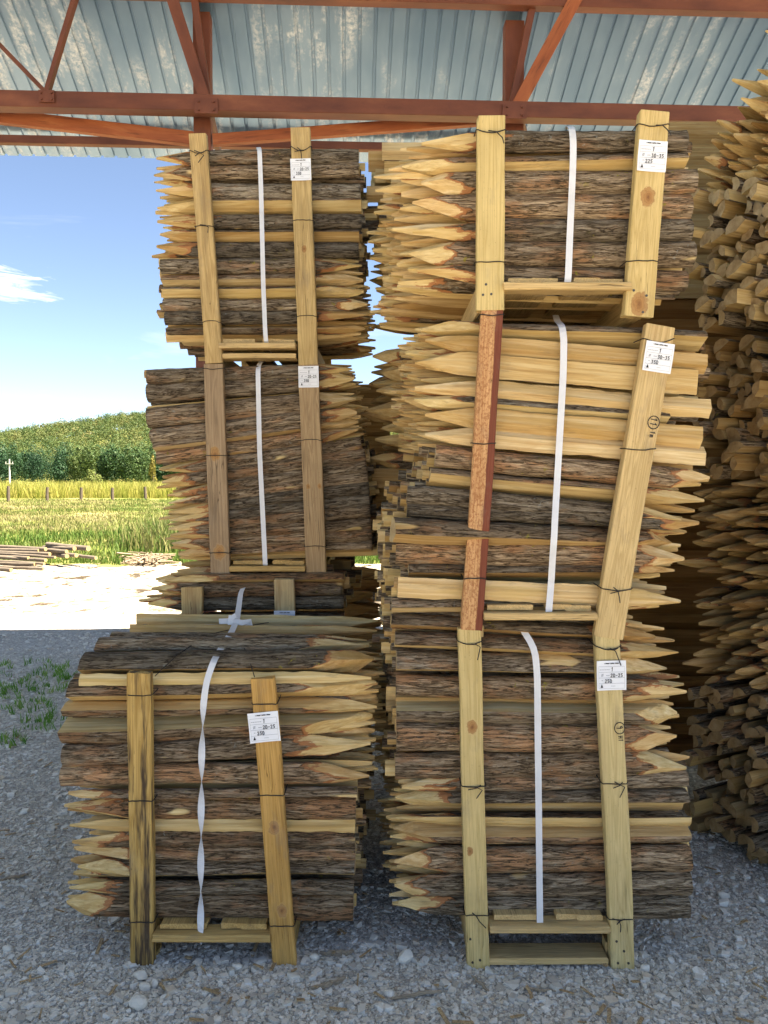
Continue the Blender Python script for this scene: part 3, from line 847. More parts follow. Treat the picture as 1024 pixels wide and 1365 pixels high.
# middle left
cr_ml, p = crate('ML', 'weathered grey-brown crate of the middle left bundle, posts resting on lower bundle', YL, .88,
    [(284, 486, 294, 786, 26), (411, 486, 422, 781, 27)],
    [PM('weathered', (.26, .17, .095), (.40, .28, .165), stain=(.10, .065, .04), samt=.4, knots=[(-.005, .60, .026), (.0, .165, .028)]), PM('weathered_tan', (.29, .185, .095), (.45, .31, .165), stain=(.12, .08, .045), samt=.35, knots=[(-.02, .44, .010), (.03, .44, .010)])],
    [[(.985, .006, False), (.60, .002, False), (.165, .0, False)], [(.99, .006, False), (.66, -.004, False), (.18, -.002, False)]],
    (345, 754), (307, 407), RAILD)
paper_label('paper_label', [(397.5, 488), (424.5, 488), (425.5, 516), (398.5, 517)], YL - .049, ('1', '20-25', '350'), p[1])
# bundle under the left stack
cr_lb, p = crate('LB', 'stub-topped crate mostly hidden behind the low front left bundle', 3.36, .88,
    [(255, 783, 258, 1090, 28), (379, 773, 384, 1090, 27)],
    [PM('stub', (.38, .24, .10), (.56, .40, .18), stain=(.20, .07, .03), samt=.5), PM('stub_pale', (.46, .33, .16), (.62, .47, .25), stain=(.18, .08, .035), samt=.4)],
    [[(.90, .006, False)], [(.88, .008, False)]], (330, 1050), (270, 368), RAILD, foot_z=0.0)
paper_label('paper_label', [(365, 814), (393, 814), (394, 842), (366, 842)], 3.36 - .049, ('1', '20-25', '250'), p[1])
# low front left
cr_lf, p = crate('LF', 'stained orange-brown crate with black streaks holding the low front left bundle', YF_, .80,
    [(186, 898, 189, 1300, 32), (350, 905, 381, 1301, 32)],
    [PM('streaked', (.33, .19, .05), (.55, .36, .12), stain=(.05, .032, .022), samt=.95), PM('orange', (.42, .22, .055), (.58, .34, .105), stain=(.09, .05, .025), samt=.35, knots=[(0, .47, .021), (.005, .19, .019)])],
    [[(.93, .004, False), (.57, .0, False), (.155, .0, False)], [(.915, .002, False), (.60, .0, False), (.145, .0, False)]],
    (270, 1244), (205, 360), RAILD, foot_z=0.0)
paper_label('paper_label', [(330, 951), (371, 947.5), (374, 987), (334, 991)], YF_ - .049, ('1', '20-25', '250'), p[1])
# upper right
cr_rt, p = crate('RT', 'clean pale yellow crate of the upper right bundle, half-height load', YR, .88,
    [(655, 154, 653.5, 413, 37), (873, 148, 851, 421, 39)],
    [PM('pale_yellow', (.48, .345, .13), (.64, .485, .215)), PM('pale_knotty', (.47, .33, .125), (.63, .465, .205), knots=[(.0, .375, .026), (.0, .038, .032)])],
    [[(.93, .012, True), (.25, .002, False)], [(.94, .010, True), (.27, .0, False)]],
    (755, 377), (671, 840), RAIL)
nails(p[0], [(644, 393, YR - .045), (655, 392, YR - .045), (648, 379, YR - .045)]); nails(p[1], [(845, 387, YR - .045), (862, 394, YR - .045), (857, 416, YR - .045)])
paper_label('paper_label', [(852, 186.5), (890, 189), (887, 230), (848.5, 227.5)], YR - .049, ('1', '30-35', '225'), p[1])
# middle right
cr_rm, p = crate('RM', 'leaning crate of the middle right bundle with one rust-red bark post', YR, .88,
    [(657.5, 403, 629, 840, 29), (881.5, 434, 812, 850, 39)],
    [PM('red_bark', (.40, .19, .075), (.64, .37, .17), rust=.62, barkside=.012), PM('pale_tan', (.44, .30, .125), (.64, .46, .22), stain=(.30, .17, .07), samt=.3)],
    [[(.965, .006, False), (.575, .004, False), (.16, .0, False)], [(.96, .014, False), (.61, .006, False), (.16, .008, True)]],
    (705, 816), (645, 795), RAIL)
paper_label('paper_label', [(861.5, 454), (899.5, 459), (893.5, 499), (856, 493)], YR - .049, ('1', '30-35', '350'), p[1])
mark(p[1], 872, 560, YR - .048, .022, ('11', '1m'), R(97))
# lower right
cr_rb, p = crate('RB', 'pale yellow crate of the lower right bundle standing on the gravel', YR, .86,
    [(626, 838, 638, 1290, 31), (810, 840, 831, 1293, 33)],
    [PM('fresh_yellow', (.47, .34, .13), (.64, .485, .22), knots=[(.0, .81, .020), (-.018, .40, .012)]), PM('fresh_pale', (.48, .36, .15), (.64, .50, .245), stain=(.38, .24, .10), samt=.3)],
    [[(.965, .012, True), (.545, .003, True), (.165, .0, True)], [(.955, .012, True), (.555, .003, True), (.155, .003, True)]],
    (720, 1232), (653, 812), RAIL, bottom=(1284,), foot_z=0.0)
nails(p[0], [(627, 1252, YR - .045), (640, 1280, YR - .045), (630, 1283, YR - .045)]); nails(p[1], [(822, 1255, YR - .045), (832, 1268, YR - .045), (824, 1284, YR - .045), (838, 1284, YR - .045)])
paper_label('paper_label', [(795, 881), (834, 880), (835, 919.5), (796, 920.5)], YR - .049, ('1', '20-25', '250'), p[1])
mark(p[1], 826, 968, YR - .048, .020, ('9', 'H1'), R(85))
beam('joining_board', at(640, 690, YR - .06), at(668, 694, YR - .06), .03, .004, STAKE, cr_rm, seed=3) if False else None

def strap(label, pts, w, pts3=(), twist=None):
    """pts: (px, py, Y) down the ribbon; a woven ribbon about two centimetres wide."""
    P = [at(*q) for q in pts]
    # resample
    Q = []; T = []
    for i in range(len(P) - 1):
        n = max(2, int((P[i + 1] - P[i]).length / .02))
        for k in range(n):
            f = k / n; Q.append(P[i].lerp(P[i + 1], f)); T.append((pts[i][1] + (pts[i + 1][1] - pts[i][1]) * f))
    Q.append(P[-1]); T.append(pts[-1][1])
    for it in range(2):
        Q = [Q[0]] + [(Q[i - 1] + Q[i] * 2 + Q[i + 1]) / 4 for i in range(1, len(Q) - 1)] + [Q[-1]]
    b = MB(); vs = []; fs = []
    for i, q in enumerate(Q):
        t = (Q[min(i + 1, len(Q) - 1)] - Q[max(i - 1, 0)]).normalized()
        x = Vector((1, 0, 0)); x = (x - t * x.dot(t)).normalized(); nrm = t.cross(x)
        ang = twist(T[i]) if twist else .12 * math.sin(i * .11)
        d = x * math.cos(ang) + nrm * math.sin(ang); e = t.cross(d).normalized() * .0006
        vs += [q - d * w / 2 - e, q + d * w / 2 - e, q + d * w / 2 + e, q - d * w / 2 + e]
    for i in range(len(Q) - 1):
        for k in range(4): fs.append((i * 4 + k, i * 4 + (k + 1) % 4, i * 4 + 4 + (k + 1) % 4, i * 4 + 4 + k))
    fs.append((3, 2, 1, 0)); e_ = (len(Q) - 1) * 4; fs.append((e_, e_ + 1, e_ + 2, e_ + 3))
    b.add(vs, fs, 0, False)
    o = link('packing_strap', b.mesh('packing_strap'), M['strap']); tag(o, label, 'strap', 'white straps round the bundles')
    return o
S_ = .016
strap('white strap running down the middle of the upper left bundle', [(344, 199, YL + .5), (344.5, 196, YL + .05), (346, 199, YL - .012), (348, 250, YL - S_), (351, 380, YL - S_), (354, 450, YL - S_ - .02), (355.5, 459, YL - .035), (362, 468, YL + .3), (366, 472, YL + .5)], .0195)
strap('white strap curling over the top of the middle left bundle', [(352, 484, YL + .4), (349, 480, YL + .08), (344, 489, YL - .008), (344, 500, YL - S_), (346, 600, YL - S_), (351, 700, YL - S_), (353.5, 750, YL - S_ - .02), (354, 757, YL - .03), (358, 760, YL + .3)], .021)
tw = lambda y: (math.pi * ((y - 938) / 73.0)) if y > 938 else 0.25 * math.sin(y * .05)
strap('twisted white strap hanging down the low front left bundle', [(333, 762, 3.7), (330, 772, 3.5), (321, 790, 3.3), (316, 826, 3.05), (309, 842, 2.92), (299, 858, 2.78), (290, 872, 2.66), (285, 881, 2.57), (275, 908, 2.545), (271, 940, YF_ - .02), (269, 1000, YF_ - S_), (268, 1100, YF_ - S_), (267.5, 1200, YF_ - S_), (267.5, 1258, YF_ - .045)], .0225, twist=tw)
def knot():
    b = MB(); c = at(314, 830, 3.02)
    for pts in ([(-.065, 0, .005), (-.02, -.008, .008), (.03, -.012, .002), (.058, -.006, .006), (.062, 0, -.012), (.02, -.012, -.026), (-.012, -.014, -.018), (-.012, -.012, .022), (.004, -.012, .03)],
                [(-.014, -.01, .03), (-.018, -.016, 0), (0, -.02, -.026), (.03, -.012, -.03)]):
        pr = None; vs = []; fs = []
        for i, p in enumerate(pts):
            p = Vector(p); q = Vector(pts[min(i + 1, len(pts) - 1)]); o = Vector(pts[max(i - 1, 0)]); t = (q - o).normalized()
            s = Vector((0, -1, 0)).cross(t).normalized() * .0105
            vs += [c + p - s, c + p + s, c + p + s + Vector((0, .0015, 0)), c + p - s + Vector((0, .0015, 0))]
        for i in range(len(pts) - 1):
            for k in range(4): fs.append((i * 4 + k, i * 4 + (k + 1) % 4, i * 4 + 4 + (k + 1) % 4, i * 4 + 4 + k))
        b.add(vs, fs)
    o = link('strap_knot', b.mesh('strap_knot'), M['strap']); tag(o, 'white strap end knotted on top of the low front left bundle', 'strap knot')
knot()
strap('white strap over the upper right bundle, tail hanging under its deck', [(757, 172, YR + .6), (759, 168, YR + .08), (762.5, 170, YR - .004), (764.5, 185, YR - S_), (764, 220, YR - S_), (760, 310, YR - S_), (757.5, 374, YR - S_ - .02), (756, 380, YR - .03), (735, 392, YR + .2), (700, 408, YR + .5), (686, 418, YR + .6)], .0215)
strap('white strap running down the leaning middle right bundle', [(741, 420, YR + .25), (743, 428, YR + .1), (749.5, 434, YR - .006), (752, 450, YR - S_), (751, 500, YR - S_), (743, 640, YR - S_), (740, 690, YR - .046), (739, 715, YR - .056), (737, 740, YR - .046), (735, 775, YR - S_), (731.5, 818, YR - S_ - .02), (731, 824, YR - .035)], .0215)
strap('white strap bent near the top of the lower right bundle', [(686, 820, YR + .12), (696, 838, YR + .02), (713, 864, YR - .014), (716.5, 900, YR - S_), (717, 960, YR - S_), (718.5, 1100, YR - S_), (720, 1232, YR - S_ - .02), (720, 1238, YR - .035)], .0215)
def loose_wire():
    b = MB()
    for pts in ([(208, 905, 2.53), (236, 878, 2.63), (262, 860, 2.78), (284, 848, 2.92), (330, 838, 3.1), (388, 828, 3.2)], [(340, 906, 2.53), (332, 880, 2.66), (322, 858, 2.8)]):
        b.tube([at(*q) + Vector((0, -.01, .012)) for q in pts], .0017, 5)
    o = link('loose_wire', b.mesh('loose_wire'), M['wire']); tag(o, 'thin dark wire lying over the domed top of the low front left bundle', 'wire')
loose_wire()

# ------------------------------------------------------------------ shed
TH = R(2.6); EV = Vector((math.cos(TH), math.sin(TH), 0)); NV = Vector((-math.sin(TH), math.cos(TH), 0))
shed = empty('open_shed', (0, 0, 0), TH)
tag(shed, 'open timber shed with corrugated metal roof on rust-red steel girder over the stacks', 'shed')
def sh(px, py, D):
    d = ray(px, py); k = D / d.dot(NV); return CAM + d * k
SHM = Matrix.Rotation(TH, 4, 'Z'); SHI = SHM.inverted()
D_E = 8.0
zE = sh(0, 207, D_E).z; MS = .47
def zroof(d): return zE + MS * (D_E - d)
def roof():
    b = MB(); pitch = .135; x0, x1 = -15.0, 15.0; dd = [D_E, 6.8, 5.4, 4.0, 2.0, 0.5, -1.0]
    prof = [(0, 0), (.120, 0), (.128, .006), (.136, 0), (.143, .0), (.152, .030), (.173, .030), (.185, .0)]
    prof = [(0, 0), (.135, 0), (.146, .034), (.170, .034), (.181, 0)]
    prof = [(0, 0), (.098, 0), (.104, .017), (.124, .017), (.130, 0)]
    xs = []
    n = int((x1 - x0) / pitch)
    for i in range(n):
        for (a, h) in prof: xs.append((x0 + i * pitch + a, h))
    m = len(xs); vs = []; fs = []
    for d in dd:
        for (x, h) in xs: vs.append((x, d, zroof(d) + h))
    for j in range(len(dd) - 1):
        for i in range(m - 1):
            fs.append((j * m + i, j * m + i + 1, (j + 1) * m + i + 1, (j + 1) * m + i))
    b.add(vs, fs); b.add([(v[0], v[1], v[2] + .0012) for v in vs], [f[::-1] for f in fs])
    link('roof_sheet', b.mesh('roof_sheet'), M['roof'], SHM.copy(), shed)
roof()
def member(name, a, b_, w, t, mat=None, seed=0):
    return beam(name, a, b_, w, t, mat or M['red'], shed, yh=NV, seed=seed, ch=.004, jit=.0008, seg=8)
DG = 6.4
def span(pa, pb, D, ext):
    a = sh(*pa, D); c = sh(*pb, D); d = (c - a).normalized(); return a - d * ext, c + d * ext
a, c = span((0, 135), (1024, 157), DG, 6.0); member('bottom_chord', a, c, .128, .12)
zt = zroof(DG)
def purlin(d, drop=.06, w=.10, t=.08, name='purlin'):
    z = zroof(d) - drop; member(name, SHM @ Vector((-14.5, d, z)), SHM @ Vector((14.5, d, z)), w, t)
purlin(6.42, .06, .13, .09, 'top_chord'); purlin(7.72, .10, .075, .07); purlin(4.4); purlin(2.2); purlin(.6); purlin(-.8)
def web(name, pa, pb, w, D=DG, mat=None, seed=0): member(name, sh(*pa, D), sh(*pb, D), w * D / FPX, .06, mat, seed)
web('web_diagonal', (226, -14), (273, 132), 15, DG - .02); web('web_diagonal', (258, -14), (277, 132), 9, DG + .05)
web('web_diagonal', (770, -6), (690, 141), 17, DG - .02, M['redwood']); web('web_diagonal', (713, -6), (682, 141), 9, DG + .05)
web('web_diagonal', (104, -14), (63, 122), 6, DG - .01); web('web_diagonal', (-40, 18), (60, 122), 5, DG + .02)
web('web_diagonal', (-40, 18), (-60, -20), 5, DG + .02)
def brace(pa, Da, pb, Db, w): member('wind_brace', sh(*pa, Da), sh(*pb, Db), w * (Da + Db) / 2 / FPX, .06, M['redwood'])
brace((-120, 142), 6.6, (262, 186), 6.6, 17); brace((284, 187), 6.6, (640, 160), 6.6, 14)
for px, w in ((271, .14), (684, .16)):
    p = sh(px, 150, 6.62); member('column', Vector((p.x, p.y, 0)), Vector((p.x, p.y, zroof(6.5) - .1)), w, .12)
    q = sh(px + 14, 150, 6.9)
    member('knee_brace', sh(px + 8, 148, DG + .14), sh(px + 20, 198, 7.3), .05, .05)
for px, py, w, h in ((62, 128, 20, 15), (275, 141, 30, 19), (686, 148, 32, 19)):
    k = DG - .075; c = sh(px, py, k); b = MB(); b.box((0, 0, 0), (w * k / FPX, .008, h * k / FPX))
    for u in (-.32, .32):
        for v_ in (-.28, .28):
            x, z = u * w * k / FPX, v_ * h * k / FPX; b.tube([(x, -.003, z), (x, -.016, z)], .011, 6)
    link('gusset_plate', b.mesh('gusset_plate'), M['red'], Matrix.Translation(c) @ SHM, shed)
# a row of columns along the eave carries the roof's outer edge, out of the picture
for u in (-10.5, 10.5):
    p = SHM @ Vector((u, 6.6, 0)); member('column', p, p + Vector((0, 0, zroof(6.6) - .1)), .15, .12)

# ------------------------------------------------------------------ ground
def sheet(name, xs, ys, zf, mat, kind='structure'):
    V = [(x, y, zf(x, y)) for y in ys for x in xs]; n = len(xs)
    F = [(j * n + i, j * n + i + 1, (j + 1) * n + i + 1, (j + 1) * n + i) for j in range(len(ys) - 1) for i in range(n - 1)]
    b = MB(); b.add(V, F, 0, True); o = link(name, b.mesh(name), mat); tag(o, None, None, None, kind); return o
def lin(a, b, n): return [a + (b - a) * i / n for i in range(n + 1)]
def meadow_mat():
    m, q = newmat('meadow_soil')
    tc = q.n('ShaderNodeTexCoord').outputs['Object']
    a = q.noise(q.vmul(tc, (.25, .5, 1)), 1, 5, .65); b = q.noise(q.vmul(tc, (3, 6, 1)), 1, 5, .7)
    c = q.ramp(a, [(.32, (.085, .13, .022)), (.48, (.15, .17, .045)), (.62, (.29, .25, .11)), (.75, (.36, .30, .17))])
    c = q.mix(q.math('MULTIPLY', b, .5), c, (.10, .11, .03))
    q.out(c, .95, b, .5, .05, spec=.1); return m
M['meadow'] = meadow_mat()
def zmeadow(x, y):
    t = min(1, max(0, (y - 16.0) / 3.5)); t = t * t * (3 - 2 * t)
    return -.03 + .26 * t * (.8 + .4 * noise.noise((x * .25, y * .3, 0))) - .17 * min(1, max(0, (y - 22) / 30))
sheet('meadow', lin(-3000, -60, 6)[:-1] + lin(-60, 40, 130)[:-1] + lin(40, 3000, 6), lin(-3000, -60, 4)[:-1] + lin(-60, 14, 12)[:-1] + lin(14, 32, 36)[:-1] + lin(32, 300, 30)[:-1] + lin(300, 4000, 6), zmeadow, M['meadow'])
def yard():
    xs = lin(-70, -30, 16)[:-1] + lin(-30, 30, 240)[:-1] + lin(30, 70, 16); ys = lin(-70, 1, 40)[:-1] + lin(1, 17, 130)
    def zf(x, y):
        z = .012 * noise.noise((x * .7, y * .7, 3)) + .006 * noise.noise((x * 2.6, y * 2.6, 8))
        k = min(1, max(0, (y - 4.8) / 3)); z *= .25 + .75 * k
        e = y - (15.4 + 1.0 * noise.noise((x * .45, 2, 0)) + .5 * noise.noise((x * 1.6, 5, 0)))
        return z + .004 - max(0, e) * .22
    sheet('gravel_yard', xs, ys, zf, M['gravel'])
yard()
ICO = None
def icos():
    t = (1 + 5 ** .5) / 2
    v = np.array([(-1, t, 0), (1, t, 0), (-1, -t, 0), (1, -t, 0), (0, -1, t), (0, 1, t), (0, -1, -t), (0, 1, -t), (t, 0, -1), (t, 0, 1), (-t, 0, -1), (-t, 0, 1)], float)
    v /= np.linalg.norm(v[0])
    f = np.array([(0, 11, 5), (0, 5, 1), (0, 1, 7), (0, 7, 10), (0, 10, 11), (1, 5, 9), (5, 11, 4), (11, 10, 2), (10, 7, 6), (7, 1, 8), (3, 9, 4), (3, 4, 2), (3, 2, 6), (3, 6, 8), (3, 8, 9), (4, 9, 5), (2, 4, 11), (6, 2, 10), (8, 6, 7), (9, 8, 1)])
    return v, f
def np_mesh(name, V, F, attrs=(), mat=None, smooth=False):
    me = bpy.data.meshes.new(name); nv, nf, k = len(V), len(F), F.shape[1]
    me.vertices.add(nv); me.vertices.foreach_set('co', V.astype(np.float32).ravel())
    me.loops.add(nf * k); me.loops.foreach_set('vertex_index', F.astype(np.int32).ravel())
    me.polygons.add(nf); me.polygons.foreach_set('loop_start', np.arange(0, nf * k, k, dtype=np.int32)); me.polygons.foreach_set('loop_total', np.full(nf, k, dtype=np.int32))
    me.polygons.foreach_set('use_smooth', np.full(nf, smooth))
    for n_, data in attrs:
        a = me.attributes.new(n_, 'FLOAT', 'POINT'); a.data.foreach_set('value', data.astype(np.float32))
    me.update(calc_edges=True); me.validate()
    return link(name, me, mat)
def pebbles():
    g = np.random.default_rng(5); n = 150000
    v = np.array([(x, y, z) for x in (-.62, .62) for y in (-.62, .62) for z in (-.62, .62)])
    f = np.array([(0, 1, 3), (0, 3, 2), (4, 7, 5), (4, 6, 7), (0, 5, 1), (0, 4, 5), (2, 3, 7), (2, 7, 6), (0, 2, 6), (0, 6, 4), (1, 5, 7), (1, 7, 3)])
    u = g.random(n); y = 1.95 * (8.2 / 1.95) ** (u ** 1.25); x = (g.random(n) * 1.16 - .60) * y * 1.02
    r = np.clip(np.exp(g.normal(math.log(.0042), .52, n)), .0020, .021) * (1 + .12 * (y - 2))
    V = v[None] * (1 + g.normal(0, .24, (n, 8, 3))) * r[:, None, None] * np.stack([np.ones(n) * 1.15, g.uniform(.7, 1.1, n), g.uniform(.5, .85, n)], 1)[:, None, :]
    a = g.random(n) * 6.283; c, s = np.cos(a)[:, None], np.sin(a)[:, None]
    X = V[..., 0] * c - V[..., 1] * s; Y = V[..., 0] * s + V[..., 1] * c
    tilt = g.normal(0, .4, n)[:, None]; Z = V[..., 2] + X * np.sin(tilt) * .6
    P = np.stack([X + x[:, None], Y + y[:, None], Z + (r * g.uniform(-.35, .40, n))[:, None] + .004], -1).reshape(-1, 3)
    F = (f[None] + (np.arange(n) * 8)[:, None, None]).reshape(-1, 3)
    o = np_mesh('gravel', P, F, [('rn', np.repeat(g.random(n), 8))], M['stone']); tag(o, 'loose crushed grey stone covering the yard', 'gravel', None, 'stuff')
pebbles()
def rock(px, py, w, h, lab, seed):
    p = ground_at(px, py); Y = p.y; g = np.random.default_rng(seed); v, f = icos()
    # one subdivision for a chipped look
    V = [tuple(a) for a in v]; F = []; cache = {}
    def mid(i, j):
        k = (min(i, j), max(i, j))
        if k not in cache:
            m_ = (np.array(V[i]) + np.array(V[j])) / 2; m_ /= np.linalg.norm(m_); cache[k] = len(V); V.append(tuple(m_))
        return cache[k]
    for a, b, c in f:
        x, y, z = mid(a, b), mid(b, c), mid(c, a); F += [(a, x, z), (x, b, y), (z, y, c), (x, y, z)]
    V = np.array(V); 
    for _ in range(7):
        d = g.normal(0, 1, 3); d /= np.linalg.norm(d); k = g.uniform(.62, .88); e = np.maximum(0, V @ d - k); V = V - e[:, None] * d
    s = np.array([w * Y / FPX / 2, w * Y / FPX / 2 * .75, h * Y / FPX / 2 * 1.0]); V = V * s
    b = MB(); b.add([(q[0], q[1], q[2] + s[2] * .72 + .004) for q in V], F)
    me = b.mesh('stone'); at_ = me.attributes.new('rn', 'FLOAT', 'POINT'); at_.data.foreach_set('value', np.full(len(V), g.uniform(.35, .7), dtype=np.float32))
    o = link('stone', me, M['stone'], Matrix.Translation((p.x, p.y, 0)) @ Matrix.Rotation(g.uniform(-.5, .5), 4, 'Z')); tag(o, lab, 'stone', 'larger stones on the gravel')
for i, a in enumerate([(188, 1308, 22, 15, 'pale stone against the foot of the front left crate post'), (193, 1322, 18, 13, 'small pale stone just below the front left crate foot'), (206, 1318, 11, 14, 'narrow stone beside the front left crate foot'),
    (184, 1346, 28, 22, 'wide flat stone at the bottom edge below the front left crate'), (540, 1284, 26, 20, 'squarish pale stone on gravel between the two front stacks'), (316, 1294, 16, 10, 'pale stone on gravel under the front left crate'),
    (672, 1250, 18, 10, 'pinkish stone under the deck of the lower right crate'), (861, 1296, 16, 12, 'pale flat stone right of the lower right crate foot'), (964, 1198, 18, 10, 'pale stone in front of the dark right pile'),
    (420, 1281, 16, 10, 'pale stone right of the front left crate foot'), (519, 1330, 16, 10, 'grey stone at bottom middle of the gravel'), (10, 1270, 16, 10, 'pale stone at the left edge of the gravel'), (454, 1345, 12, 9, 'small stone near bottom of the gravel below the dark gap')]): rock(*a, 40 + i)
DRY = plank_mat('dry_scrap_wood', (.20, .15, .10), (.36, .29, .21))
def scrap(px0, py0, px1, py1, r, lab, mat=DRY):
    p, q = ground_at(px0, py0, .012), ground_at(px1, py1, .012); n = 7; b = MB(); rn = random.Random(int(px0 * 3 + py0))
    pts = [p.lerp(q, i / n) + Vector((rn.uniform(-1, 1), rn.uniform(-1, 1), rn.uniform(-.3, .6))) * r * .8 for i in range(n + 1)]
    b.tube(pts, [r * (.5 + .6 * math.sin(math.pi * (i + .6) / (n + 1.2))) for i in range(n + 1)], 6, smooth=False)
    Mx = frame_between(p, q, Vector((0, 0, 1)))
    o = link('stick', b.mesh('stick', Mx.inverted()), mat, Mx); tag(o, lab, 'stick', 'sticks and splinters on the gravel')
scrap(418, 1318, 462, 1304, .009, 'dark stick lying right of the front left crate foot'); scrap(520, 1331, 588, 1322, .006, 'long thin splinter lying below the dark gap')
scrap(630, 1302, 652, 1322, .005, 'pale splinter below the left foot of the lower right crate'); scrap(700, 1318, 740, 1322, .004, 'grey twig below the lower right crate')
scrap(0, 1174, 36, 1166, .007, 'dark stick at the left edge of the gravel'); scrap(428, 1270, 470, 1270, .010, 'flat grey splinter by the right side of the front left crate')
scrap(614, 1350, 632, 1365, .004, 'short splinter at the bottom edge of the gravel'); scrap(240, 1300, 262, 1286, .005, 'thin splinter between the feet of the front left crate')

def chips():
    g = np.random.default_rng(77); b = MB()
    for i in range(420):
        y = 2.0 + 5 * g.random() ** 1.6; x = (g.random() * 1.1 - .56) * y; a = g.random() * 6.28; l = g.uniform(.008, .035); w = g.uniform(.002, .006); t = .0015
        c, s_ = math.cos(a), math.sin(a); z = .018 + g.uniform(-.006, .004); k = g.normal(0, .25)
        P = [(u * l, v * w, e) for u in (-1, 1) for v in (-1, 1) for e in (-t, t)]
        b.add([(x + p[0] * c - p[1] * s_, y + p[0] * s_ + p[1] * c, z + p[2] + p[0] * k) for p in P], [(0, 2, 3, 1), (4, 5, 7, 6), (0, 1, 5, 4), (2, 6, 7, 3), (0, 4, 6, 2), (1, 3, 7, 5)])
    o = link('wood_chips', b.mesh('wood_chips'), plank_mat('chip_wood', (.22, .14, .075), (.50, .36, .20))); tag(o, 'small wood chips and bark flakes scattered on the gravel', 'wood chips', None, 'stuff')
chips()
# ------------------------------------------------------------------ vegetation
def leaf_mat(name, stops, trans=.25, rough=.6):
    m, q = newmat(name); rn = q.attr('rn'); c = q.ramp(rn, stops); q.out(c, rough, spec=.2, trans=trans); return m
GR = leaf_mat('grass_blades', [(0, (.045, .10, .016)), (.35, (.09, .14, .03)), (.6, (.18, .18, .065)), (.85, (.29, .25, .13)), (1, (.35, .29, .18))])
GW = leaf_mat('weed_blades', [(0, (.07, .19, .02)), (.8, (.17, .34, .05)), (1, (.34, .40, .11))])
def blades(name, pts, hts, rns, nb, spread, wd, mat, label, cat, seed, bend=.5, zf=None):
    g = np.random.default_rng(seed); n = len(pts); N_ = n * nb
    base = np.repeat(pts, nb, 0) + np.concatenate([g.normal(0, 1, (N_, 2)) * np.repeat(spread, nb)[:, None], np.zeros((N_, 1))], 1)
    h = np.repeat(hts, nb) * g.uniform(.5, 1.15, N_); a = g.random(N_) * 6.283; dx, dy = np.cos(a), np.sin(a)
    w = np.repeat(wd, nb) * g.uniform(.7, 1.3, N_)
    lean = g.uniform(.1, bend, N_) * h
    b2 = g.random(N_) * 6.283; lx, ly = np.cos(b2) * lean, np.sin(b2) * lean
    z = np.zeros(N_)
    p0 = base + np.stack([dx * w, dy * w, z], 1); p1 = base - np.stack([dx * w, dy * w, z], 1)
    m1 = base + np.stack([lx * .4 - dx * w * .8, ly * .4 - dy * w * .8, h * .6], 1); m0 = base + np.stack([lx * .4 + dx * w * .8, ly * .4 + dy * w * .8, h * .6], 1)
    t0 = base + np.stack([lx + dx * w * .1, ly + dy * w * .1, h], 1); t1 = base + np.stack([lx - dx * w * .1, ly - dy * w * .1, h], 1)
    V = np.stack([p0, p1, m1, m0, t1, t0], 1).reshape(-1, 3); k = np.arange(N_)[:, None] * 6
    F = np.concatenate([k + np.array([[0, 1, 2, 3]]), k + np.array([[3, 2, 4, 5]])], 0)
    rn = np.clip(np.repeat(rns, nb) + g.normal(0, .1, N_), 0, 1)
    o = np_mesh(name, V, F, [('rn', np.repeat(rn, 6))], mat); tag(o, label, cat, None, 'stuff'); return o
def grass():
    g = np.random.default_rng(9); pts = []; h = []; r = []; sp = []; wd = []
    while len(pts) < 15000:
        y = 15.6 * (76 / 15.6) ** (g.random() ** 1.1); x = g.uniform(-.68, .02) * y
        e = 15.4 + 1.0 * noise.noise((x * .45, 2, 0)) + .5 * noise.noise((x * 1.6, 5, 0))
        if y < e + .2: continue
        band = noise.noise((x * .18, y * .35, 1.5)) + .7 * noise.noise((x * .6, y * 1.1, 4))
        green = max(0, 1 - abs(y - 19.5) / 5) * .9 + (.35 if x / y > -.35 else 0)
        rv = .60 - .40 * min(1, green) + .32 * band
        if y < 17.2 and band > .1 and g.random() < .6: continue
        pts.append((x, y, zmeadow(x, y))); h.append(g.uniform(.04, .13) * (1.25 if rv < .4 else 1) * (1 + y / 90)); r.append(rv); sp.append(.05 + y * .004); wd.append(.004 + y * .00042)
    blades('meadow_grass', np.array(pts), np.array(h), np.array(r), 7, np.array(sp), np.array(wd), GR, 'dry and green meadow grass between yard and corn', 'grass', 3)
    pts = []; h = []; r = []; sp = []; wd = []
    for (px, py, n, s) in [(75, 895, 34, .13), (30, 912, 46, .30), (60, 922, 40, .22), (10, 890, 18, .12), (60, 965, 22, .08), (40, 985, 26, .14), (22, 938, 16, .2), (46, 948, 10, .1), (90, 905, 14, .1), (8, 925, 20, .2)]:
        c = ground_at(px, py)
        for _ in range(n // 2 + 2): pts.append((c.x + g.normal(0, s), c.y + g.normal(0, s * .9), .006)); h.append(g.uniform(.03, .085)); r.append(g.uniform(.2, .95)); sp.append(.016); wd.append(.0034)
    blades('weeds', np.array(pts), np.array(h), np.array(r), 8, np.array(sp), np.array(wd), GW, 'small green weeds growing through shaded gravel at left', 'weeds', 4, .9)
    pts = []; h = []; r = []
    for i in range(420):
        c = at(g.normal(215, 14), 705, 17.5 + g.random() * 1.5); pts.append((c.x, c.y, zmeadow(c.x, c.y))); h.append(g.uniform(.15, .7)); r.append(g.uniform(.05, .75))
    blades('tall_weeds', np.array(pts), np.array(h), np.array(r), 8, np.full(420, .30), np.full(420, .010), GR, 'tall green weeds on the bank beside the left stack', 'weeds', 6, .5)
grass()
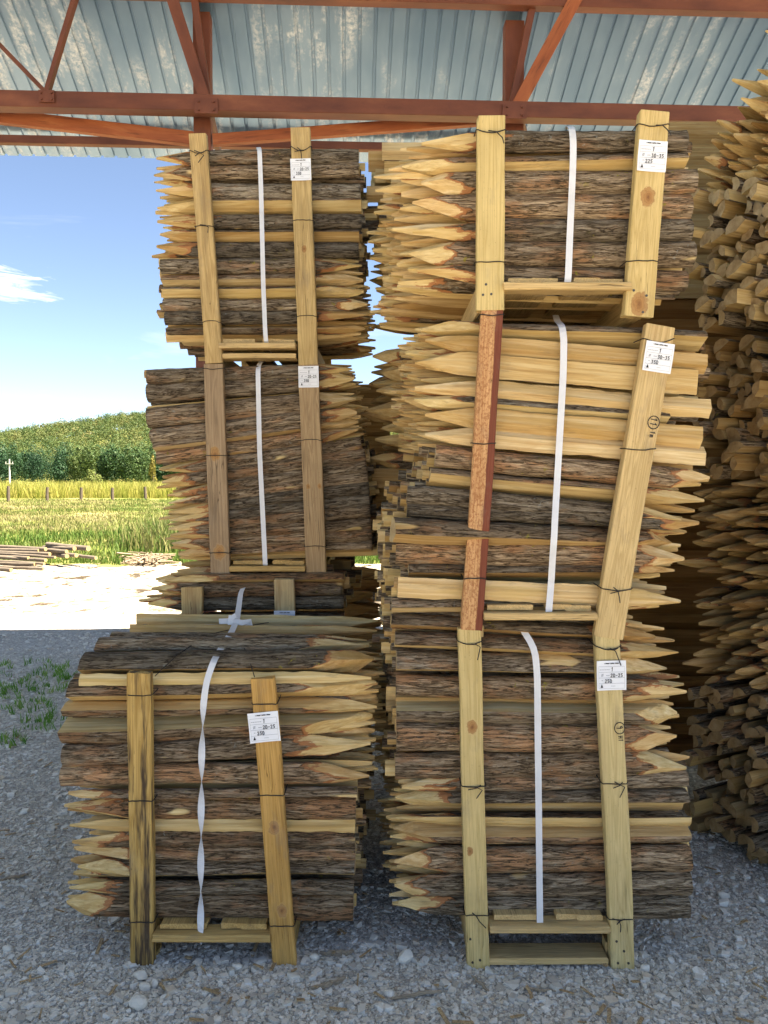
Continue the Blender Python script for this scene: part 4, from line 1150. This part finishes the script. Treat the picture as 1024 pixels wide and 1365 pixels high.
def corn():
    g = np.random.default_rng(12); pts = []; h = []; r = []
    for j in range(34):
        y = 84 + j * .8 + (j // 20) * 2
        for x in np.arange(-.66 * y, .02 * y, .30): pts.append((x + g.normal(0, .06), y + g.normal(0, .1), .02)); h.append(g.uniform(1.42, 1.95)); r.append(g.random())
    CM = leaf_mat('corn_leaves', [(0, (.15, .18, .03)), (.5, (.29, .29, .065)), (1, (.42, .38, .12))], .35)
    n = len(pts); o = blades('corn_field', np.array(pts), np.array(h), np.array(r), 7, np.full(n, .14), np.full(n, .026), CM, 'yellow-green corn field stretching before the wood', 'corn', 14, .45)
corn()

def crown_pts(g, n, rx, ry, rz, lumps=9):
    c = g.normal(0, 1, (lumps, 3)); c /= np.linalg.norm(c, axis=1)[:, None]; c *= g.uniform(.35, .75, (lumps, 1)); rr = g.uniform(.32, .55, lumps)
    k = g.integers(0, lumps, n); d = g.normal(0, 1, (n, 3)); d /= np.linalg.norm(d, axis=1)[:, None]
    p = c[k] + d * (rr[k] * g.uniform(.75, 1.05, n))[:, None]
    return p * np.array([rx, ry, rz]), d
def leaf_quads(P, D, size, g):
    n = len(P); nrm = D + g.normal(0, .30, (n, 3)); nrm /= np.linalg.norm(nrm, axis=1)[:, None]
    t = np.cross(nrm, g.normal(0, 1, (n, 3))); t /= np.linalg.norm(t, axis=1)[:, None]; b = np.cross(nrm, t)
    s = (size * g.uniform(.6, 1.3, n))[:, None]
    V = np.stack([P - t * s, P + b * s * .7, P + t * s, P - b * s * .7], 1)
    return V
def zhill(x, y):
    r = x / max(y, 1)
    t = min(1, max(0, (y - 300) / 330)); t = t * t * (3 - 2 * t)
    rise = 25 + 36 * min(1, max(0, (r + .56) / .42)) + 6 * noise.noise((x * .006, y * .006, 0))
    return -1.0 + rise * t * 1.0
sheet('hill', lin(-700, 260, 60), lin(290, 900, 40), zhill, M['meadow'])
def forest():
    g = np.random.default_rng(21); VS = []; RS = []
    TM = leaf_mat('wood_leaves', [(0, (.014, .046, .026)), (.3, (.028, .070, .026)), (.55, (.062, .098, .028)), (.8, (.115, .130, .042)), (1, (.18, .16, .06))], .22)
    def tree(x, y, z, hgt, rad, rn, n, low):
        P, D = crown_pts(g, n, rad, rad, hgt * (.5 if low else .36), 11)
        P = P + np.array([x, y, z + hgt * (.52 if low else .66)])
        VS.append(leaf_quads(P, D, rad * .075, g)); RS.append(np.repeat(np.clip(rn + g.normal(0, .06, n), 0, 1), 4))
    for row in range(7):
        y0 = 250 + row * 8
        x = -.70 * y0
        while x < .06 * y0:
            x += g.uniform(4.2, 7.5); y = y0 + g.normal(0, 2)
            conifer = .5 + .5 * noise.noise((x * .03, 3, 0)) + g.normal(0, .1) > .62
            h = g.uniform(12, 16.5) * (1.0 + .10 * noise.noise((x * .02, 1, 0)))
            if conifer: tree(x, y, 0, h * 1.02, g.uniform(2.4, 3.2), g.uniform(.02, .22), 1500 if row < 3 else 500, True)
            else: tree(x, y, 0, h * .95, g.uniform(3.4, 4.8), g.uniform(.12, .62), 1700 if row < 3 else 600, row < 2)
    for row in range(44):
        y0 = 308 + row * 8.0
        x = -.66 * y0
        while x < .03 * y0:
            x += g.uniform(6, 10); y = y0 + g.normal(0, 3)
            tree(x, y, zhill(x, y) - 2, g.uniform(13, 17), g.uniform(4.2, 6.0), np.clip(g.normal(.62, .13), .2, 1), 330, False)
    V = np.concatenate(VS).reshape(-1, 3); F = np.arange(len(V)).reshape(-1, 4)
    o = np_mesh('forest', V, F, [('rn', np.concatenate(RS))], TM); tag(o, 'dense mixed green wood covering the far hillside', 'wood', None, 'stuff')
forest()
BK = simple('tree_bark', (.12, .10, .08), .9, 0, .3, 3)
def lone(px, y_top, y_bot, wpx, Y, lab, rn, seed, slim=False):
    c = at(px, 645, Y); top = at(px, y_top, Y).z; g = np.random.default_rng(seed); rad = wpx * Y / FPX / 2
    root = empty('field_tree', (c.x, Y, 0)); tag(root, lab, 'tree')
    P, D = crown_pts(g, 1500, rad, rad, top * .5, 14)
    if slim: k = np.clip(1.15 - (P[:, 2] / top + .5) * .9, .15, 1); P[:, :2] *= k[:, None]
    P = P + np.array([c.x, Y, top * .52]); V = leaf_quads(P, D, rad * .10, g).reshape(-1, 3)
    LM = leaf_mat('lone_leaves', [(0, tuple(a * .6 for a in rn)), (.6, rn), (1, tuple(min(1, a * 1.4) for a in rn))], .25)
    o = np_mesh('crown', V - np.array([c.x, Y, 0]), np.arange(len(V)).reshape(-1, 4), [('rn', np.repeat(g.random(1500), 4))], LM)
    o.parent = root
    b = MB(); b.tube([(0, 0, -.3), (.05, 0, top * .25), (0, .05, top * .6), (.02, 0, top * .85)], [rad * .10, rad * .075, rad * .05, .03], 7)
    for k in range(5):
        g_ = k * 1.3; b.tube([(0, 0, top * (.3 + .08 * k)), (math.cos(g_) * rad * .6, math.sin(g_) * rad * .6, top * (.45 + .08 * k))], [rad * .04, .02], 5)
    t = link('trunk', b.mesh('trunk'), BK, Matrix.Translation((c.x, Y, 0)), root)
lone(127, 624, 650, 24, 190, 'small round pale green tree standing before the dark wood', (.12, .15, .04), 5)
lone(204, 606, 650, 17, 200, 'slim yellowing tree before the wood beside the left stack', (.18, .16, .035), 6, True)

POSTM = plank_mat('old_fence_wood', (.07, .055, .045), (.13, .10, .08))
for i, (px, yt, yb) in enumerate([(11, 647, 668.5), (63, 649, 667.5), (108, 649, 666.5), (150, 648, 665.5), (194, 646.5, 664.5), (-42, 648, 669)]):
    Y = 68 + i * 2 if i < 5 else 66
    p = at(px, yb, Y); g0 = zmeadow(p.x, Y)
    h = (yb - yt) * Y / FPX
    rnd = random.Random(i); b = MB(); rr = .15
    b.tube([(0, 0, -.2), (rnd.uniform(-.02, .02), 0, h * .5), (rnd.uniform(-.05, .05), 0, h)], [rr, rr * .95, rr * .85], 9, smooth=False)
    o = link('fence_post', b.mesh('fence_post'), POSTM, Matrix.Translation((p.x, Y, g0)))
    tag(o, ['leftmost of the five visible fence posts before the corn', 'second fence post from the left before the corn', 'middle one of the five fence posts before the corn', 'fourth fence post from the left before the corn', 'fence post before the corn nearest the left stack', 'fence post before the corn just beyond the left picture edge'][i], 'fence post', 'fence posts along the corn field')
def pole():
    p = at(13, 645, 150); root = empty('utility_pole', (p.x, 150, 0)); tag(root, 'pale utility pole with short crossarm before the wood', 'utility pole')
    cm = simple('pale_concrete', (.50, .50, .48), .8, 0, .1, 3)
    top = at(13, 612, 150).z; b = MB(); b.tube([(0, 0, -.3), (0, 0, top)], [.20, .13], 8)
    link('shaft', b.mesh('shaft'), cm, Matrix.Translation((p.x, 150, 0)), root)
    b = MB(); b.box((0, -.1, top - .9), (1.5, .14, .14)); link('crossarm', b.mesh('crossarm'), cm, Matrix.Translation((p.x, 150, 0)), root)
    for s in (-.65, .65):
        b = MB(); b.tube([(s, -.1, top - .82), (s, -.1, top - .5)], .07, 8); link('insulator', b.mesh('insulator'), cm, Matrix.Translation((p.x, 150, 0)), root)
pole()
def log_mats():
    m = simple('log_bark', (.125, .102, .078), .9, 0, .5, 9, .5); e = simple('log_end', (.36, .25, .11), .8, 0, .25, 14); return m, e
LB_, LE_ = log_mats()
cB = crop(0, 520, 260 / 1024)
cl = [(-130, 905, 240, 835, 24), (-160, 925, 262, 860, 22), (-190, 905, 205, 842, 22), (-150, 945, 240, 893, 22), (-120, 912, 150, 882, 20), (-200, 960, 185, 915, 24), (-170, 950, 232, 912, 18), (-180, 985, 60, 950, 22), (-150, 975, 230, 938, 18),
      (-60, 900, 290, 878, 18), (150, 862, 350, 848, 26), (230, 848, 392, 832, 26), (250, 868, 465, 832, 34), (240, 892, 402, 868, 28), (270, 880, 352, 872, 26), (330, 900, 505, 882, 22)]
poslab = ['thick', 'long', 'pale', 'slim']
for i, (x0, y0, x1, y1, dpx) in enumerate(cl):
    p1x, p1y = cB(x1, y1); r = dpx * .254 * 14.8 / FPX / 2 * .84
    h1 = max(0, (758 - p1y)) ; Y1 = 14.9 - (p1y - 732) / 30 * 1.0 + (i % 3) * .04
    q = at(p1x, p1y, Y1); p0x, p0y = cB(x0, y0); p = at(p0x, p0y, Y1 + .75)
    q.z = max(q.z, r + .01); p.z = max(r * .9, q.z + .02 - (i % 3) * .03); b = MB(); rnd = random.Random(i)
    pts = [p.lerp(q, k / 8) + Vector((0, 0, rnd.uniform(-.004, .004))) for k in range(9)]
    n = 10; c = (p + q) / 2
    b.tube([v - c for v in pts], [r * rnd.uniform(.92, 1.06) for _ in pts], n, 0, cap=False)
    m_ = len(b.v); b.add(b.v[m_ - n:m_], [tuple(range(n))], 1); b.add(b.v[:n], [tuple(range(n))[::-1]], 1)
    o = link('cut_log', b.mesh('cut_log'), [LB_, LE_], Matrix.Translation(c))
    side = 'left heap' if i < 10 else 'right heap'
    k = i if i < 10 else i - 10; tot = 10 if i < 10 else 6
    order = sorted((range(10) if i < 10 else range(10, 16)), key=lambda j: cl[j][3]).index(i)
    tag(o, f"cut log in the {side} at the grass edge, its pale end {'highest' if order == 0 else ORD[order] + ' highest'}", 'log', 'cut logs lying at the grass edge')
def brush():
    rnd = random.Random(8); b = MB()
    for i in range(150):
        c = at(rnd.gauss(196, 15), 745, 15.0 + rnd.random() * .9); c.z = abs(rnd.gauss(0, .09)) + .015; a = rnd.uniform(0, 3.14); l = rnd.uniform(.1, .55)
        d = Vector((math.cos(a), math.sin(a), rnd.uniform(-.25, .25))) * l / 2
        b.tube([c - d, c + d * .1 + Vector((0, 0, rnd.uniform(-.02, .03))), c + d], rnd.uniform(.006, .018), 4, smooth=False)
    for i in range(170):
        c = ground_at(rnd.uniform(-20, 230), 752 + 70 * rnd.random() ** 1.6); a = rnd.uniform(0, 3.14); l = rnd.uniform(.03, .22)
        d = Vector((math.cos(a), math.sin(a), 0)) * l / 2; c.z = .02
        b.tube([c - d, c, c + d], rnd.uniform(.003, .007), 4, smooth=False)
    o = link('wood_debris', b.mesh('wood_debris'), plank_mat('debris_wood', (.13, .095, .062), (.28, .22, .155))); tag(o, 'scattered wood scraps and brushwood at the grass edge', 'debris', None, 'stuff')
brush()

# ------------------------------------------------------------------ light, sky, camera
SUN = Vector((.50, -.10, 1.0)).normalized()
el = math.asin(SUN.z); az = math.atan2(SUN.x, SUN.y)
sd = bpy.data.lights.new('sun', 'SUN'); sd.energy = 5.0; sd.angle = R(.5); sd.color = (1, .94, .84)
so = bpy.data.objects.new('sun', sd); COL.objects.link(so); so.rotation_euler = (-SUN).to_track_quat('-Z', 'Y').to_euler()
wd = bpy.data.worlds.new('World'); SC.world = wd; wd.use_nodes = True; nt = wd.node_tree; nt.nodes.clear(); q = N(nt)
sky = q.n('ShaderNodeTexSky', sky_type='NISHITA', sun_disc=False, sun_elevation=el, sun_rotation=az)
sky.air_density = .6; sky.dust_density = .1; sky.ozone_density = 1.6; sky.altitude = 200
tc = q.n('ShaderNodeTexCoord').outputs['Generated']
nrm = q.n('ShaderNodeVectorMath', operation='NORMALIZE'); q.l(tc, nrm.inputs[0]); dv = nrm.outputs[0]
def window(px, py, sx, sz):
    d = ray(px, py).normalized(); o = q.n('ShaderNodeVectorMath', operation='LENGTH')
    q.put(o.inputs[0], q.vmul(q.vadd(dv, tuple(-d)), (1 / sx, .3, 1 / sz))); return q.map(o.outputs['Value'], 1.0, .15)
cn = q.noise(q.vmul(dv, (9, 9, 30)), 1, 6, .6, .6)
cn1 = q.noise(q.vmul(dv, (16, 16, 70)), 1, 8, .68, 1.2)
cm = q.map(q.math('ADD', q.math('MULTIPLY', window(12, 380, .085, .040), .62), q.math('MULTIPLY', q.math('SUBTRACT', cn1, .5), 1.6)), .36, .95)
cm2 = q.math('MULTIPLY', q.math('MULTIPLY', window(88, 310, .012, .008), q.map(cn, .45, .62)), .5)
cm3 = q.math('MULTIPLY', q.map(q.noise(q.vmul(dv, (2.2, 2.2, 9)), 1, 6, .62, .8), .60, .84), .28)
cmask = q.math('MAXIMUM', cm, cm3)
col = q.mix(cmask, sky.outputs[0], (6.6, 6.75, 6.9))
bg = q.n('ShaderNodeBackground'); q.l(col, bg.inputs[0]); bg.inputs[1].default_value = .05
ow = q.n('ShaderNodeOutputWorld'); q.l(bg.outputs[0], ow.inputs[0])

cd = bpy.data.cameras.new('camera'); cd.sensor_fit = 'HORIZONTAL'; cd.sensor_width = 36; cd.lens = 36 * FPX / 1024
cd.clip_start = .05; cd.clip_end = 6000
co = bpy.data.objects.new('camera', cd); COL.objects.link(co); co.location = CAM; co.rotation_euler = (math.pi / 2 - PITCH, 0, 0)
SC.camera = co
SC.view_settings.view_transform = 'Standard'; SC.view_settings.look = 'None'; SC.view_settings.exposure = 2.78; SC.view_settings.gamma = 1
try:
    SC.view_settings.use_white_balance = True; SC.view_settings.white_balance_temperature = 7500; SC.view_settings.white_balance_tint = 10
except Exception: pass
try:
    SC.cycles.max_bounces = 8; SC.cycles.diffuse_bounces = 5; SC.cycles.use_denoising = True
except Exception: pass
